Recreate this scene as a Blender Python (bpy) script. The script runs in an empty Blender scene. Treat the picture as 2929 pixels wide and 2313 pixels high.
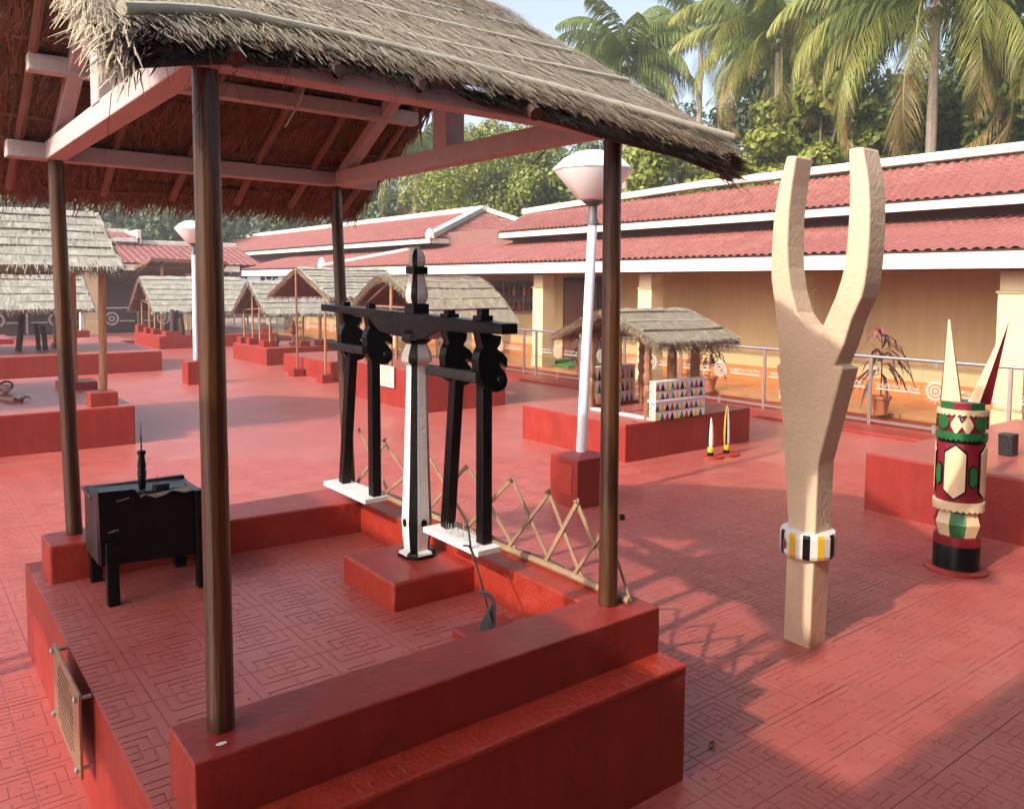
import bpy, bmesh, math, random
import numpy as np
from mathutils import Vector, Matrix
from math import sin, cos, tan, pi, radians, sqrt, atan2

random.seed(11)
RNG = np.random.default_rng(11)
S = bpy.context.scene
COL = S.collection

# ------------------------------------------------------------------ camera
cam_d = bpy.data.cameras.new('camera')
cam = bpy.data.objects.new('camera', cam_d)
COL.objects.link(cam)
YAW, PIT, ROL = radians(52.402), radians(3.752), radians(-0.435)
_F = Vector((cos(YAW) * cos(PIT), sin(YAW) * cos(PIT), -sin(PIT)))
_R = Vector((sin(YAW), -cos(YAW), 0))
_D = _F.cross(_R)
_R2 = cos(ROL) * _R + sin(ROL) * _D
_D2 = -sin(ROL) * _R + cos(ROL) * _D
mw = Matrix.Identity(4)
for i in range(3):
    mw[i][0] = _R2[i]; mw[i][1] = -_D2[i]; mw[i][2] = -_F[i]
mw[0][3], mw[1][3], mw[2][3] = 0, 0, 1.8
cam.matrix_world = mw
cam_d.sensor_width = 36
cam_d.sensor_fit = 'HORIZONTAL'
cam_d.lens = 28.905
cam_d.shift_y = -0.0641
cam_d.clip_start = 0.02
cam_d.clip_end = 2000
S.camera = cam

# ------------------------------------------------------------------ sky, sun, exposure
SUN_AZ, SUN_EL = radians(6.0), radians(36)
to_sun = Vector((-cos(SUN_AZ) * cos(SUN_EL), -sin(SUN_AZ) * cos(SUN_EL), sin(SUN_EL)))
world = bpy.data.worlds.new('World')
S.world = world
world.use_nodes = True
wn = world.node_tree.nodes
sky = wn.new('ShaderNodeTexSky')
sky.sky_type = 'NISHITA'
sky.sun_disc = False
sky.sun_elevation = SUN_EL
sky.sun_rotation = atan2(to_sun.x, to_sun.y)
sky.air_density = 1.0
sky.dust_density = 4.0
sky.ozone_density = 1.0
bg = wn['Background']
hsv = wn.new('ShaderNodeHueSaturation')
hsv.inputs['Saturation'].default_value = 0.66
hsv.inputs['Value'].default_value = 1.15
world.node_tree.links.new(sky.outputs[0], hsv.inputs['Color'])
world.node_tree.links.new(hsv.outputs[0], bg.inputs[0])
bg.inputs[1].default_value = 0.15
sun_d = bpy.data.lights.new('sun', 'SUN')
sun_d.energy = 2.5
sun_d.angle = radians(0.9)
sun_d.color = (1.0, 0.93, 0.82)
sun = bpy.data.objects.new('sun', sun_d)
COL.objects.link(sun)
sun.rotation_euler = (-to_sun).to_track_quat('-Z', 'Y').to_euler()
sun.location = (-20, -4, 20)
S.view_settings.view_transform = 'Standard'
S.view_settings.look = 'None'
S.view_settings.gamma = 1
S.view_settings.exposure = 0.93
S.render.engine = 'CYCLES'
S.cycles.use_adaptive_sampling = True
S.cycles.adaptive_threshold = 0.03
S.cycles.max_bounces = 5
S.cycles.diffuse_bounces = 2
S.cycles.glossy_bounces = 2
S.cycles.transmission_bounces = 3
S.cycles.transparent_max_bounces = 12
S.cycles.caustics_reflective = False
S.cycles.caustics_refractive = False

# ------------------------------------------------------------------ materials
def M(name, col, rough=0.5, var=0.12, ns=6.0, bump=0.0, bs=60.0, stretch=(1, 1, 1), spec=0.5,
      col2=None, island=0.0, metal=0.0, coat=0.0, dirt=None, coatr=0.2, world=False, streak=0.0, bd=0.006, hs=0.0):
    """procedural material: base colour, noise variation, fine bump"""
    m = bpy.data.materials.new(name)
    m.use_nodes = True
    nt = m.node_tree
    N, L = nt.nodes, nt.links
    b = N['Principled BSDF']
    b.inputs['Roughness'].default_value = rough
    b.inputs['Metallic'].default_value = metal
    b.inputs['Specular IOR Level'].default_value = spec
    if coat:
        b.inputs['Coat Weight'].default_value = coat
        b.inputs['Coat Roughness'].default_value = coatr
    tc = N.new('ShaderNodeTexCoord')
    mp = N.new('ShaderNodeMapping')
    mp.inputs['Scale'].default_value = stretch
    co_out = tc.outputs['Object']
    if world: co_out = N.new('ShaderNodeNewGeometry').outputs['Position']
    L.new(co_out, mp.inputs[0])
    nz = N.new('ShaderNodeTexNoise')
    nz.inputs['Scale'].default_value = ns
    nz.inputs['Detail'].default_value = 6
    nz.inputs['Roughness'].default_value = 0.62
    L.new(mp.outputs[0], nz.inputs['Vector'])
    mr = N.new('ShaderNodeMapRange')
    mr.inputs[1].default_value = 0.25; mr.inputs[2].default_value = 0.75
    L.new(nz.outputs['Fac'], mr.inputs[0])
    mx = N.new('ShaderNodeMix'); mx.data_type = 'RGBA'
    if col2 is None:
        a = [c * (1 - var) for c in col]; c2 = [min(1, c * (1 + var)) for c in col]
    else:
        a, c2 = col, col2
    mx.inputs[6].default_value = (*a, 1); mx.inputs[7].default_value = (*c2, 1)
    L.new(mr.outputs[0], mx.inputs[0])
    out = mx.outputs[2]
    if island:
        g = N.new('ShaderNodeNewGeometry')
        m2 = N.new('ShaderNodeMapRange')
        m2.inputs[3].default_value = 1 - island; m2.inputs[4].default_value = 1 + island
        L.new(g.outputs['Random Per Island'], m2.inputs[0])
        hs = N.new('ShaderNodeHueSaturation')
        m3 = N.new('ShaderNodeMapRange')
        m3.inputs[3].default_value = 0.49; m3.inputs[4].default_value = 0.512
        L.new(g.outputs['Random Per Island'], m3.inputs[0])
        L.new(m3.outputs[0], hs.inputs['Hue'])
        L.new(m2.outputs[0], hs.inputs['Value'])
        L.new(out, hs.inputs['Color'])
        out = hs.outputs[0]
    if dirt:
        dc, ds, amt = dirt
        n2 = N.new('ShaderNodeTexNoise'); n2.inputs['Scale'].default_value = ds; n2.inputs['Detail'].default_value = 8
        n2.inputs['Roughness'].default_value = 0.7
        L.new(co_out, n2.inputs['Vector'])
        r2 = N.new('ShaderNodeMapRange'); r2.inputs[1].default_value = 0.5; r2.inputs[2].default_value = 0.8
        r2.inputs[4].default_value = amt
        L.new(n2.outputs['Fac'], r2.inputs[0])
        x2 = N.new('ShaderNodeMix'); x2.data_type = 'RGBA'
        x2.inputs[7].default_value = (*dc, 1)
        L.new(r2.outputs[0], x2.inputs[0]); L.new(out, x2.inputs[6])
        out = x2.outputs[2]
        rr = N.new('ShaderNodeMapRange')
        rr.inputs[3].default_value = max(0.05, rough - (0.02 if world else 0.08)); rr.inputs[4].default_value = min(1, rough + (0.05 if world else 0.15))
        L.new(n2.outputs['Fac'], rr.inputs[0]); L.new(rr.outputs[0], b.inputs['Roughness'])
    if streak:
        m4 = N.new('ShaderNodeMapping'); m4.inputs['Scale'].default_value = (5, 5, 0.45)
        L.new(co_out, m4.inputs[0])
        n4 = N.new('ShaderNodeTexNoise'); n4.inputs['Scale'].default_value = 2.5; n4.inputs['Detail'].default_value = 7; n4.inputs['Roughness'].default_value = 0.7
        L.new(m4.outputs[0], n4.inputs['Vector'])
        r4 = N.new('ShaderNodeMapRange'); r4.inputs[1].default_value = 0.35; r4.inputs[2].default_value = 0.72
        r4.inputs[3].default_value = 1.0 + streak * .4; r4.inputs[4].default_value = 1.0 - streak
        L.new(n4.outputs['Fac'], r4.inputs[0])
        x4 = N.new('ShaderNodeVectorMath'); x4.operation = 'SCALE'
        L.new(out, x4.inputs[0]); L.new(r4.outputs[0], x4.inputs['Scale'])
        out = x4.outputs[0]
    L.new(out, b.inputs['Base Color'])
    if bump:
        n3 = N.new('ShaderNodeTexNoise'); n3.inputs['Scale'].default_value = bs; n3.inputs['Detail'].default_value = 4
        L.new(mp.outputs[0], n3.inputs['Vector'])
        bp = N.new('ShaderNodeBump'); bp.inputs['Strength'].default_value = bump; bp.inputs['Distance'].default_value = bd
        L.new(n3.outputs['Fac'], bp.inputs['Height']); L.new(bp.outputs[0], b.inputs['Normal'])
    return m

RED = M('red_oxide_paint', (0.265, 0.021, 0.013), 0.42, var=0.14, ns=3, bump=0.45, bs=38, dirt=((0.36, 0.065, 0.042), 3.4, 0.6), streak=0.22)
REDD = M('red_oxide_paint_rough', (0.34, 0.028, 0.014), 0.36, var=0.18, ns=9, bump=0.8, bs=60, dirt=((0.46, 0.12, 0.08), 14, 0.35))
FLOOR = M('painted_tile', (0.385, 0.080, 0.064), 0.38, var=0.16, ns=1.3, bump=0.15, bs=90, dirt=((0.47, 0.165, 0.14), 2.1, 0.65), world=True, spec=.65)
EARTH = M('earth', (0.16, 0.10, 0.06), 0.9, bump=0.5, bs=8)
WOODP = M('varnished_post', (0.014, 0.006, 0.004), 0.36, ns=8, stretch=(8, 8, 0.22), col2=(0.135, 0.050, 0.015), bump=0.7, bs=9, coat=0.2, streak=.3)
WOODL = M('pale_post', (0.24, 0.10, 0.042), 0.55, ns=9, stretch=(5, 5, 0.4), col2=(0.42, 0.21, 0.095), bump=0.4, bs=20)
BEAM = M('limewashed_beam', (0.52, 0.455, 0.44), 0.62, var=0.10, ns=18, stretch=(1, 1, 1), bump=0.5, bs=70, dirt=((0.42, 0.33, 0.30), 6, 0.4))
BAMB = M('weathered_bamboo', (0.36, 0.33, 0.26), 0.55, ns=7, col2=(0.50, 0.46, 0.36), bump=0.3, bs=40, dirt=((0.24, 0.21, 0.17), 9, 0.5))
BAMBB = M('brown_bamboo', (0.16, 0.085, 0.055), 0.55, ns=7, col2=(0.27, 0.14, 0.085), bump=0.3, bs=40)
BAMBD = M('dark_bamboo', (0.055, 0.028, 0.020), 0.6, ns=9, col2=(0.11, 0.05, 0.035), bump=0.3, bs=40)
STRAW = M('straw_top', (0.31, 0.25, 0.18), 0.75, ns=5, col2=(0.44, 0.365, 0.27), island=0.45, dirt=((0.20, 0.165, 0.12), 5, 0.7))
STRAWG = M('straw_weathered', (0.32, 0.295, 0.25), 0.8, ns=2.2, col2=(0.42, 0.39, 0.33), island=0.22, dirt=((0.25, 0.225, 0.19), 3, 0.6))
STRAWU = M('straw_underside', (0.13, 0.066, 0.036), 0.8, ns=5, col2=(0.24, 0.125, 0.066), island=0.5)  # aged straw brown, darkened and reddened for roof shade and floor bounce
STRAWD = M('straw_charred', (0.018, 0.012, 0.010), 0.9, ns=8, col2=(0.06, 0.042, 0.03), island=0.4)
STRAWE = M('straw_cut_end', (0.07, 0.045, 0.03), 0.9, island=.5)
THATCHB = M('thatch_core', (0.10, 0.055, 0.032), 0.9, ns=20, col2=(0.17, 0.11, 0.065), bump=0.9, bs=50)
THATCHT = M('thatch_mat', (0.36, 0.33, 0.27), 0.9, ns=60, stretch=(1, 1, 1), col2=(0.48, 0.45, 0.37), bump=1.0, bs=90)
BLACK = M('black_gloss_paint', (0.0035, 0.003, 0.0035), 0.28, var=0.3, ns=12, bump=0.5, bs=55, spec=0.22)
BLACKM = M('black_worn_paint', (0.005, 0.0045, 0.0045), 0.42, var=0.3, ns=8, bump=0.7, bs=45, dirt=((0.10, 0.065, 0.04), 9, 0.25))
WHITE = M('white_paint', (0.74, 0.70, 0.66), 0.5, var=0.05, ns=14, bump=0.4, bs=60, dirt=((0.55, 0.47, 0.43), 12, 0.4))
WHITEP = M('white_enamel', (0.78, 0.78, 0.82), 0.35, var=0.03, ns=4)
TAN = M('tan_painted_cement', (0.66, 0.475, 0.32), 0.62, var=0.06, ns=5, bump=0.7, bs=42, dirt=((0.54, 0.38, 0.26), 11, 0.4), bd=.006)
CREAM = M('cream_paint', (0.76, 0.55, 0.33), 0.5, var=0.05, ns=8, bump=0.4, bs=60)
MAROON = M('maroon_paint', (0.22, 0.008, 0.018), 0.35, var=0.12, ns=10, bump=0.4, bs=60)
GREEN = M('green_paint', (0.012, 0.13, 0.035), 0.35, var=0.12, ns=10, bump=0.4, bs=60)
YELLOW = M('yellow_paint', (0.75, 0.42, 0.02), 0.4, var=0.08, ns=10, bump=0.4, bs=60)
WALL = M('cream_wall', (0.58, 0.40, 0.21), 0.65, var=0.07, ns=1.2, bump=0.1, bs=40, streak=.10)
COLM = M('column_cream', (0.72, 0.56, 0.33), 0.6, var=0.04, ns=2)
FASC = M('fascia_white', (0.76, 0.73, 0.64), 0.6, var=0.05, ns=3, stretch=(1, 3.5, 0.35), dirt=((0.55, 0.52, 0.46), 2.0, 0.5), streak=.18)
RTILE = M('roof_tile_red', (0.31, 0.105, 0.09), 0.5, var=0.10, ns=1.5, island=0.10, dirt=((0.38, 0.155, 0.135), 1.2, 0.5), world=True)
TERRA = M('terracotta_tile', (0.58, 0.19, 0.06), 0.35, var=0.12, ns=3)
VFLO = M('veranda_floor_tile', (0.44, 0.20, 0.09), 0.22, var=0.1, ns=2)
DARKI = M('dark_brown_board', (0.05, 0.028, 0.022), 0.6, var=0.3, ns=3)
DOORM = M('door_wood', (0.13, 0.035, 0.024), 0.4, ns=6, stretch=(4, 4, 0.4), col2=(0.19, 0.055, 0.035))
DFRAME = M('door_frame_wood', (0.035, 0.016, 0.018), 0.45, var=0.2)
STEEL = M('brushed_steel', (0.55, 0.53, 0.52), 0.32, metal=0.9, var=0.05)
PLATE = M('brass_plate', (0.30, 0.18, 0.11), 0.38, metal=0.35, var=0.08, ns=20)
PAPER = M('etched_plate', (0.60, 0.57, 0.46), 0.4, var=0.05)
INK = M('engraving', (0.10, 0.055, 0.035), 0.7)
INKG = M('engraving_grey', (0.30, 0.28, 0.22), 0.7)
FROST = M('frosted_film', (0.70, 0.74, 0.70), 0.6, var=0.12, ns=30)
fn_, fl_ = FROST.node_tree.nodes, FROST.node_tree.links
tr_ = fn_.new('ShaderNodeBsdfTransparent'); mx_ = fn_.new('ShaderNodeMixShader'); mx_.inputs[0].default_value = 0.36
fl_.new(tr_.outputs[0], mx_.inputs[1]); fl_.new(fn_['Principled BSDF'].outputs[0], mx_.inputs[2]); fl_.new(mx_.outputs[0], fn_['Material Output'].inputs[0])
LAMPW = M('opal_acrylic', (0.86, 0.86, 0.82), 0.3, var=0.02)
IRON = M('iron_grey', (0.09, 0.09, 0.095), 0.5, var=0.2, ns=20, bump=0.3)
IROND = M('iron_black', (0.012, 0.012, 0.014), 0.4, var=0.3, ns=20, bump=0.5)
CLAYP = M('clay_pot', (0.50, 0.16, 0.075), 0.6, var=0.1)
CLAYB = M('clay_brown', (0.22, 0.06, 0.035), 0.5, var=0.2)
BARK = M('palm_bark', (0.30, 0.22, 0.17), 0.9, ns=5, stretch=(1, 1, 5), col2=(0.42, 0.32, 0.25), bump=0.8, bs=12)
BARKD = M('tree_bark', (0.16, 0.11, 0.08), 0.9, ns=5, col2=(0.24, 0.18, 0.13), bump=0.8, bs=12)
LOG = M('old_log', (0.035, 0.022, 0.018), 0.7, ns=9, stretch=(4, 4, .5), col2=(0.10, 0.055, 0.04), bump=0.8, bs=20)
BLUE = M('blue_plastic', (0.035, 0.035, 0.30), 0.4)
MATG = M('green_mat', (0.06, 0.20, 0.04), 0.9, bump=0.5)
CORDY = M('cordyline_leaf', (0.085, 0.028, 0.026), 0.4, island=0.5, ns=3)
CORDYP = M('cordyline_pink', (0.22, 0.03, 0.05), 0.4, island=0.3, ns=3)


def leafmat(name, c1, c2, island=0.4, trans=0.35, rough=0.5):
    m = M(name, c1, rough, ns=0.7, col2=c2, island=island)
    N, L = m.node_tree.nodes, m.node_tree.links
    b = N['Principled BSDF']
    tr = N.new('ShaderNodeBsdfTranslucent')
    src = b.inputs['Base Color'].links[0].from_socket
    L.new(src, tr.inputs[0])
    mix = N.new('ShaderNodeMixShader'); mix.inputs[0].default_value = trans
    L.new(b.outputs[0], mix.inputs[1]); L.new(tr.outputs[0], mix.inputs[2])
    L.new(mix.outputs[0], N['Material Output'].inputs[0])
    return m

LEAF_A = leafmat('leaf_yellow_green', (0.17, 0.21, 0.03), (0.34, 0.36, 0.06))
LEAF_B = leafmat('leaf_mid_green', (0.12, 0.17, 0.03), (0.24, 0.28, 0.055))
LEAF_C = leafmat('leaf_dark_green', (0.065, 0.10, 0.04), (0.13, 0.17, 0.06))
LEAF_H = leafmat('leaf_grey_green', (0.11, 0.15, 0.075), (0.20, 0.235, 0.11))
PALM_G = leafmat('palm_green', (0.125, 0.17, 0.04), (0.20, 0.24, 0.06), 0.3)
PALM_Y = leafmat('palm_yellow', (0.23, 0.25, 0.05), (0.36, 0.33, 0.08), 0.3)
PALM_O = leafmat('palm_dry', (0.36, 0.22, 0.07), (0.42, 0.28, 0.13), 0.3)


def glassmat():
    m = bpy.data.materials.new('clear_glass'); m.use_nodes = True
    N, L = m.node_tree.nodes, m.node_tree.links
    N.remove(N['Principled BSDF'])
    t = N.new('ShaderNodeBsdfTransparent'); t.inputs[0].default_value = (0.93, 0.95, 0.93, 1)
    g = N.new('ShaderNodeBsdfGlossy'); g.inputs['Roughness'].default_value = 0.03
    f = N.new('ShaderNodeFresnel'); f.inputs[0].default_value = 1.5
    mx = N.new('ShaderNodeMixShader')
    ge = N.new('ShaderNodeNewGeometry'); sb = N.new('ShaderNodeMath'); sb.operation = 'SUBTRACT'; sb.inputs[0].default_value = 1
    L.new(ge.outputs['Backfacing'], sb.inputs[1])
    ml = N.new('ShaderNodeMath'); ml.operation = 'MULTIPLY'
    L.new(f.outputs[0], ml.inputs[0]); L.new(sb.outputs[0], ml.inputs[1])
    L.new(ml.outputs[0], mx.inputs[0]); L.new(t.outputs[0], mx.inputs[1]); L.new(g.outputs[0], mx.inputs[2])
    L.new(mx.outputs[0], N['Material Output'].inputs[0])
    return m
GLASS = glassmat()

# ------------------------------------------------------------------ object helpers
OFF = {}

def thing(name, label, cat, loc=(0, 0, 0), group=None, rot=None):
    o = bpy.data.objects.new(name, None)
    o.empty_display_size = 0.1
    COL.objects.link(o)
    o.location = loc
    if rot: o.rotation_euler = rot
    o['label'] = label; o['category'] = cat
    if group: o['group'] = group
    OFF[o.name] = Vector(loc) if rot is None else Vector((0, 0, 0))
    return o

def link_mesh(name, me, mats, parent):
    o = bpy.data.objects.new(name, me)
    COL.objects.link(o)
    for m in (mats if isinstance(mats, (list, tuple)) else [mats]):
        if m is not None: me.materials.append(m)
    if parent is not None:
        o.parent = parent
    return o

class MB:
    def __init__(self):
        self.v = []; self.f = []; self.m = []
    def add(self, vs, fs, mi=0):
        n = len(self.v)
        self.v += [tuple(p) for p in vs]
        for f in fs:
            self.f.append([i + n for i in f]); self.m.append(mi)
        return self
    def box(self, x0, x1, y0, y1, z0, z1, mi=0):
        vs = [(x0, y0, z0), (x1, y0, z0), (x1, y1, z0), (x0, y1, z0), (x0, y0, z1), (x1, y0, z1), (x1, y1, z1), (x0, y1, z1)]
        return self.add(vs, [(3, 2, 1, 0), (4, 5, 6, 7), (0, 1, 5, 4), (1, 2, 6, 5), (2, 3, 7, 6), (3, 0, 4, 7)], mi)
    def hexa(self, bot, top, mi=0):
        vs = list(bot) + list(top)
        return self.add(vs, [(3, 2, 1, 0), (4, 5, 6, 7), (0, 1, 5, 4), (1, 2, 6, 5), (2, 3, 7, 6), (3, 0, 4, 7)], mi)
    def bar(self, p0, p1, w, h, mi=0, up=(0, 0, 1)):
        p0, p1 = Vector(p0), Vector(p1)
        d = (p1 - p0).normalized(); u = Vector(up)
        s = d.cross(u)
        if s.length < 1e-4: s = d.cross(Vector((1, 0, 0)))
        s.normalize(); u = s.cross(d)
        s *= w / 2; u *= h / 2
        return self.hexa([p0 - s - u, p0 + s - u, p0 + s + u, p0 - s + u], [p1 - s - u, p1 + s - u, p1 + s + u, p1 - s + u], mi)
    def path(self, pts, rad, n=8, mi=0, caps=True):
        pts = [Vector(p) for p in pts]
        if not isinstance(rad, (list, tuple)): rad = [rad] * len(pts)
        rings = []; prev = None
        for i, p in enumerate(pts):
            d = (pts[min(i + 1, len(pts) - 1)] - pts[max(i - 1, 0)])
            d = d.normalized() if d.length > 1e-9 else Vector((0, 0, 1))
            if prev is None:
                a = Vector((0, 0, 1)) if abs(d.z) < 0.9 else Vector((1, 0, 0))
                s = d.cross(a).normalized()
            else:
                s = (prev - d * prev.dot(d))
                s = s.normalized() if s.length > 1e-6 else d.orthogonal().normalized()
            prev = s; t = d.cross(s)
            rings.append([p + (s * cos(2 * pi * k / n) + t * sin(2 * pi * k / n)) * rad[i] for k in range(n)])
        vs = [q for r in rings for q in r]; fs = []
        for i in range(len(rings) - 1):
            for k in range(n):
                a = i * n + k; b = i * n + (k + 1) % n
                fs.append((a, b, b + n, a + n))
        if caps:
            fs.append(tuple(range(n - 1, -1, -1))); fs.append(tuple((len(rings) - 1) * n + k for k in range(n)))
        return self.add(vs, fs, mi)
    def lathe(self, prof, c=(0, 0), n=16, mi=0, ang=None, mfn=None, cap=True, wob=None):
        if ang is None: ang = [2 * pi * k / n for k in range(n)]
        n = len(ang); base = len(self.v)
        for (r, z) in prof:
            for a in ang:
                self.v.append((c[0] + r * cos(a), c[1] + r * sin(a), z))
        for i in range(len(prof) - 1):
            for k in range(n):
                a = base + i * n + k; b = base + i * n + (k + 1) % n
                self.f.append([a, b, b + n, a + n]); self.m.append(mfn(i, k) if mfn else mi)
        if cap:
            self.f.append([base + k for k in range(n - 1, -1, -1)]); self.m.append(mfn(0, -1) if mfn else mi)
            q = base + (len(prof) - 1) * n
            self.f.append([q + k for k in range(n)]); self.m.append(mfn(len(prof) - 2, -1) if mfn else mi)
        return self
    def prism(self, poly, fn, t0, t1, mi=0):
        n = len(poly)
        vs = [fn(a, b, t0) for a, b in poly] + [fn(a, b, t1) for a, b in poly]
        fs = [tuple(range(n - 1, -1, -1)), tuple(range(n, 2 * n))]
        fs += [(k, (k + 1) % n, n + (k + 1) % n, n + k) for k in range(n)]
        return self.add(vs, fs, mi)
    def build(self, name, mats, parent=None, smooth=False, bevel=0.0, sharp=40, seg=2):
        me = bpy.data.meshes.new(name)
        off = OFF.get(parent.name, Vector((0, 0, 0))) if parent is not None else Vector((0, 0, 0))
        me.from_pydata([(p[0] - off.x, p[1] - off.y, p[2] - off.z) for p in self.v], [], self.f)
        me.polygons.foreach_set('material_index', self.m)
        bm = bmesh.new(); bm.from_mesh(me)
        bmesh.ops.recalc_face_normals(bm, faces=bm.faces)
        if smooth:
            for f in bm.faces: f.smooth = True
            for e in bm.edges:
                if len(e.link_faces) == 2 and e.calc_face_angle(0) > radians(sharp): e.smooth = False
        bm.to_mesh(me); bm.free()
        o = link_mesh(name, me, mats, parent)
        OFF[o.name] = off
        if bevel:
            md = o.modifiers.new('bevel', 'BEVEL'); md.width = bevel; md.segments = seg; md.limit_method = 'ANGLE'
            md.angle_limit = radians(35)
            md.harden_normals = False
        return o

from mathutils import noise as mnoise
def rough_box(x0, x1, y0, y1, z0, z1, name, mat, parent, cell=0.035, amp=0.0020, edge=0.0036, flat_top=False):
    """hand-finished masonry block: gridded, softened edges, slightly uneven faces"""
    dims = [(x0, x1), (y0, y1), (z0, z1)]
    def ticks(a, b):
        n = max(2, int(round((b - a) / cell)))
        e2 = min(edge * 2, (b - a) * .4)
        mid_ = [a + (b - a) * k / n for k in range(1, n)]
        mid_ = [m_ for m_ in mid_ if a + e2 * 1.2 < m_ < b - e2 * 1.2]
        if b - a < edge * 5: return [a, a + edge, b - edge, b]
        return [a, a + edge, a + e2] + mid_ + [b - e2, b - edge, b]
    T = [ticks(*d) for d in dims]
    bm = bmesh.new(); cache = {}
    def vert(i, j, k):
        key = (i, j, k)
        if key not in cache:
            p = [T[0][i], T[1][j], T[2][k]]
            on = [i in (0, len(T[0]) - 1), j in (0, len(T[1]) - 1), k in (0, len(T[2]) - 1)]
            nb = sum(on)
            q = Vector(p)
            d = amp * mnoise.noise(q * 9.0) + amp * .7 * mnoise.noise(q * 31.0)
            for a, (lo, hi) in enumerate(dims):
                if on[a]:
                    sgn_ = -1 if abs(p[a] - lo) < 1e-9 else 1
                    if a == 2 and sgn_ < 0: continue
                    sh_ = 0.0
                    if nb >= 2: sh_ = -edge * (.45 + .5 * abs(mnoise.noise(q * 22.0)))
                    p[a] += sgn_ * (d + sh_)
            cache[key] = bm.verts.new(p)
        return cache[key]
    nx_, ny_, nz_ = len(T[0]), len(T[1]), len(T[2])
    for i in range(nx_ - 1):
        for j in range(ny_ - 1):
            bm.faces.new((vert(i, j, nz_ - 1), vert(i + 1, j, nz_ - 1), vert(i + 1, j + 1, nz_ - 1), vert(i, j + 1, nz_ - 1)))
    for k in range(nz_ - 1):
        for i in range(nx_ - 1):
            bm.faces.new((vert(i, 0, k), vert(i + 1, 0, k), vert(i + 1, 0, k + 1), vert(i, 0, k + 1)))
            bm.faces.new((vert(i + 1, ny_ - 1, k), vert(i, ny_ - 1, k), vert(i, ny_ - 1, k + 1), vert(i + 1, ny_ - 1, k + 1)))
        for j in range(ny_ - 1):
            bm.faces.new((vert(0, j + 1, k), vert(0, j, k), vert(0, j, k + 1), vert(0, j + 1, k + 1)))
            bm.faces.new((vert(nx_ - 1, j, k), vert(nx_ - 1, j + 1, k), vert(nx_ - 1, j + 1, k + 1), vert(nx_ - 1, j, k + 1)))
    off = OFF.get(parent.name, Vector((0, 0, 0)))
    for v in bm.verts: v.co -= off
    bmesh.ops.recalc_face_normals(bm, faces=bm.faces)
    for f in bm.faces: f.smooth = True
    me = bpy.data.meshes.new(name); bm.to_mesh(me); bm.free()
    o = link_mesh(name, me, mat, parent); OFF[o.name] = off
    return o

def quads_mesh(name, V, mats, parent=None, kind=None, nper=4, mi=None):
    """V: (n, nper, 3) array of separate polygons"""
    V = np.asarray(V, dtype=np.float32)
    off = OFF.get(parent.name, Vector((0, 0, 0))) if parent is not None else Vector((0, 0, 0))
    n = V.shape[0]
    co = V.reshape(-1, 3) - np.array(off, dtype=np.float32)
    me = bpy.data.meshes.new(name)
    me.vertices.add(n * nper); me.vertices.foreach_set('co', co.ravel())
    me.loops.add(n * nper); me.loops.foreach_set('vertex_index', np.arange(n * nper, dtype=np.int32))
    me.polygons.add(n); me.polygons.foreach_set('loop_start', np.arange(0, n * nper, nper, dtype=np.int32))
    if mi is not None: me.polygons.foreach_set('material_index', np.asarray(mi, dtype=np.int32))
    me.update(calc_edges=True)
    o = link_mesh(name, me, mats, parent)
    if kind: o['kind'] = kind
    OFF[o.name] = off
    return o

def copy_tree(o, parent=None):
    c = o.copy(); COL.objects.link(c); c.parent = parent
    if parent is not None:
        c.matrix_parent_inverse = o.matrix_parent_inverse.copy()
    for ch in list(o.children): copy_tree(ch, c)
    return c

def struct(o):
    o['kind'] = 'structure'; return o

def blades(P, Dr, Nn, length, width, curl=0.0):
    """straw blades as bent 2-quad strips -> returns (2n,4,3)"""
    Dr = Dr / np.linalg.norm(Dr, axis=1, keepdims=True)
    Sd = np.cross(Dr, Nn); Sd /= (np.linalg.norm(Sd, axis=1, keepdims=True) + 1e-9)
    L = length[:, None]; W = width[:, None] * 0.5
    mid = P + Dr * L * 0.55 + Nn * (L * 0.03)
    end = P + Dr * L + Nn * (curl[:, None] if not np.isscalar(curl) else curl) * L
    q1 = np.stack([P - Sd * W, P + Sd * W, mid + Sd * W, mid - Sd * W], 1)
    q2 = np.stack([mid - Sd * W, mid + Sd * W, end + Sd * W * 0.4, end - Sd * W * 0.4], 1)
    n = len(P)
    out = np.empty((2 * n, 4, 3)); out[0::2] = q1; out[1::2] = q2
    return out

def blade_mesh(name, quads, mats, parent, kind='stuff', mi=None):
    """quads come in pairs sharing an edge; weld each pair so one blade is one island"""
    n = len(quads) // 2
    q1, q2 = quads[0::2], quads[1::2]
    V = np.concatenate([q1, q2[:, 2:4]], 1)                      # 6 verts
    off = OFF.get(parent.name, Vector((0, 0, 0)))
    co = (V.reshape(-1, 3) - np.array(off)).astype(np.float32)
    me = bpy.data.meshes.new(name)
    me.vertices.add(6 * n); me.vertices.foreach_set('co', co.ravel())
    base = (np.arange(n) * 6)[:, None]
    idx = base + np.array([[0, 1, 2, 3, 3, 2, 4, 5]])
    me.loops.add(8 * n); me.loops.foreach_set('vertex_index', idx.ravel().astype(np.int32))
    me.polygons.add(2 * n); me.polygons.foreach_set('loop_start', np.arange(0, 8 * n, 4, dtype=np.int32))
    if mi is not None: me.polygons.foreach_set('material_index', np.repeat(mi, 2).astype(np.int32))
    me.update(calc_edges=True)
    o = link_mesh(name, me, mats, parent)
    o['kind'] = kind
    OFF[o.name] = off
    return o

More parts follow.
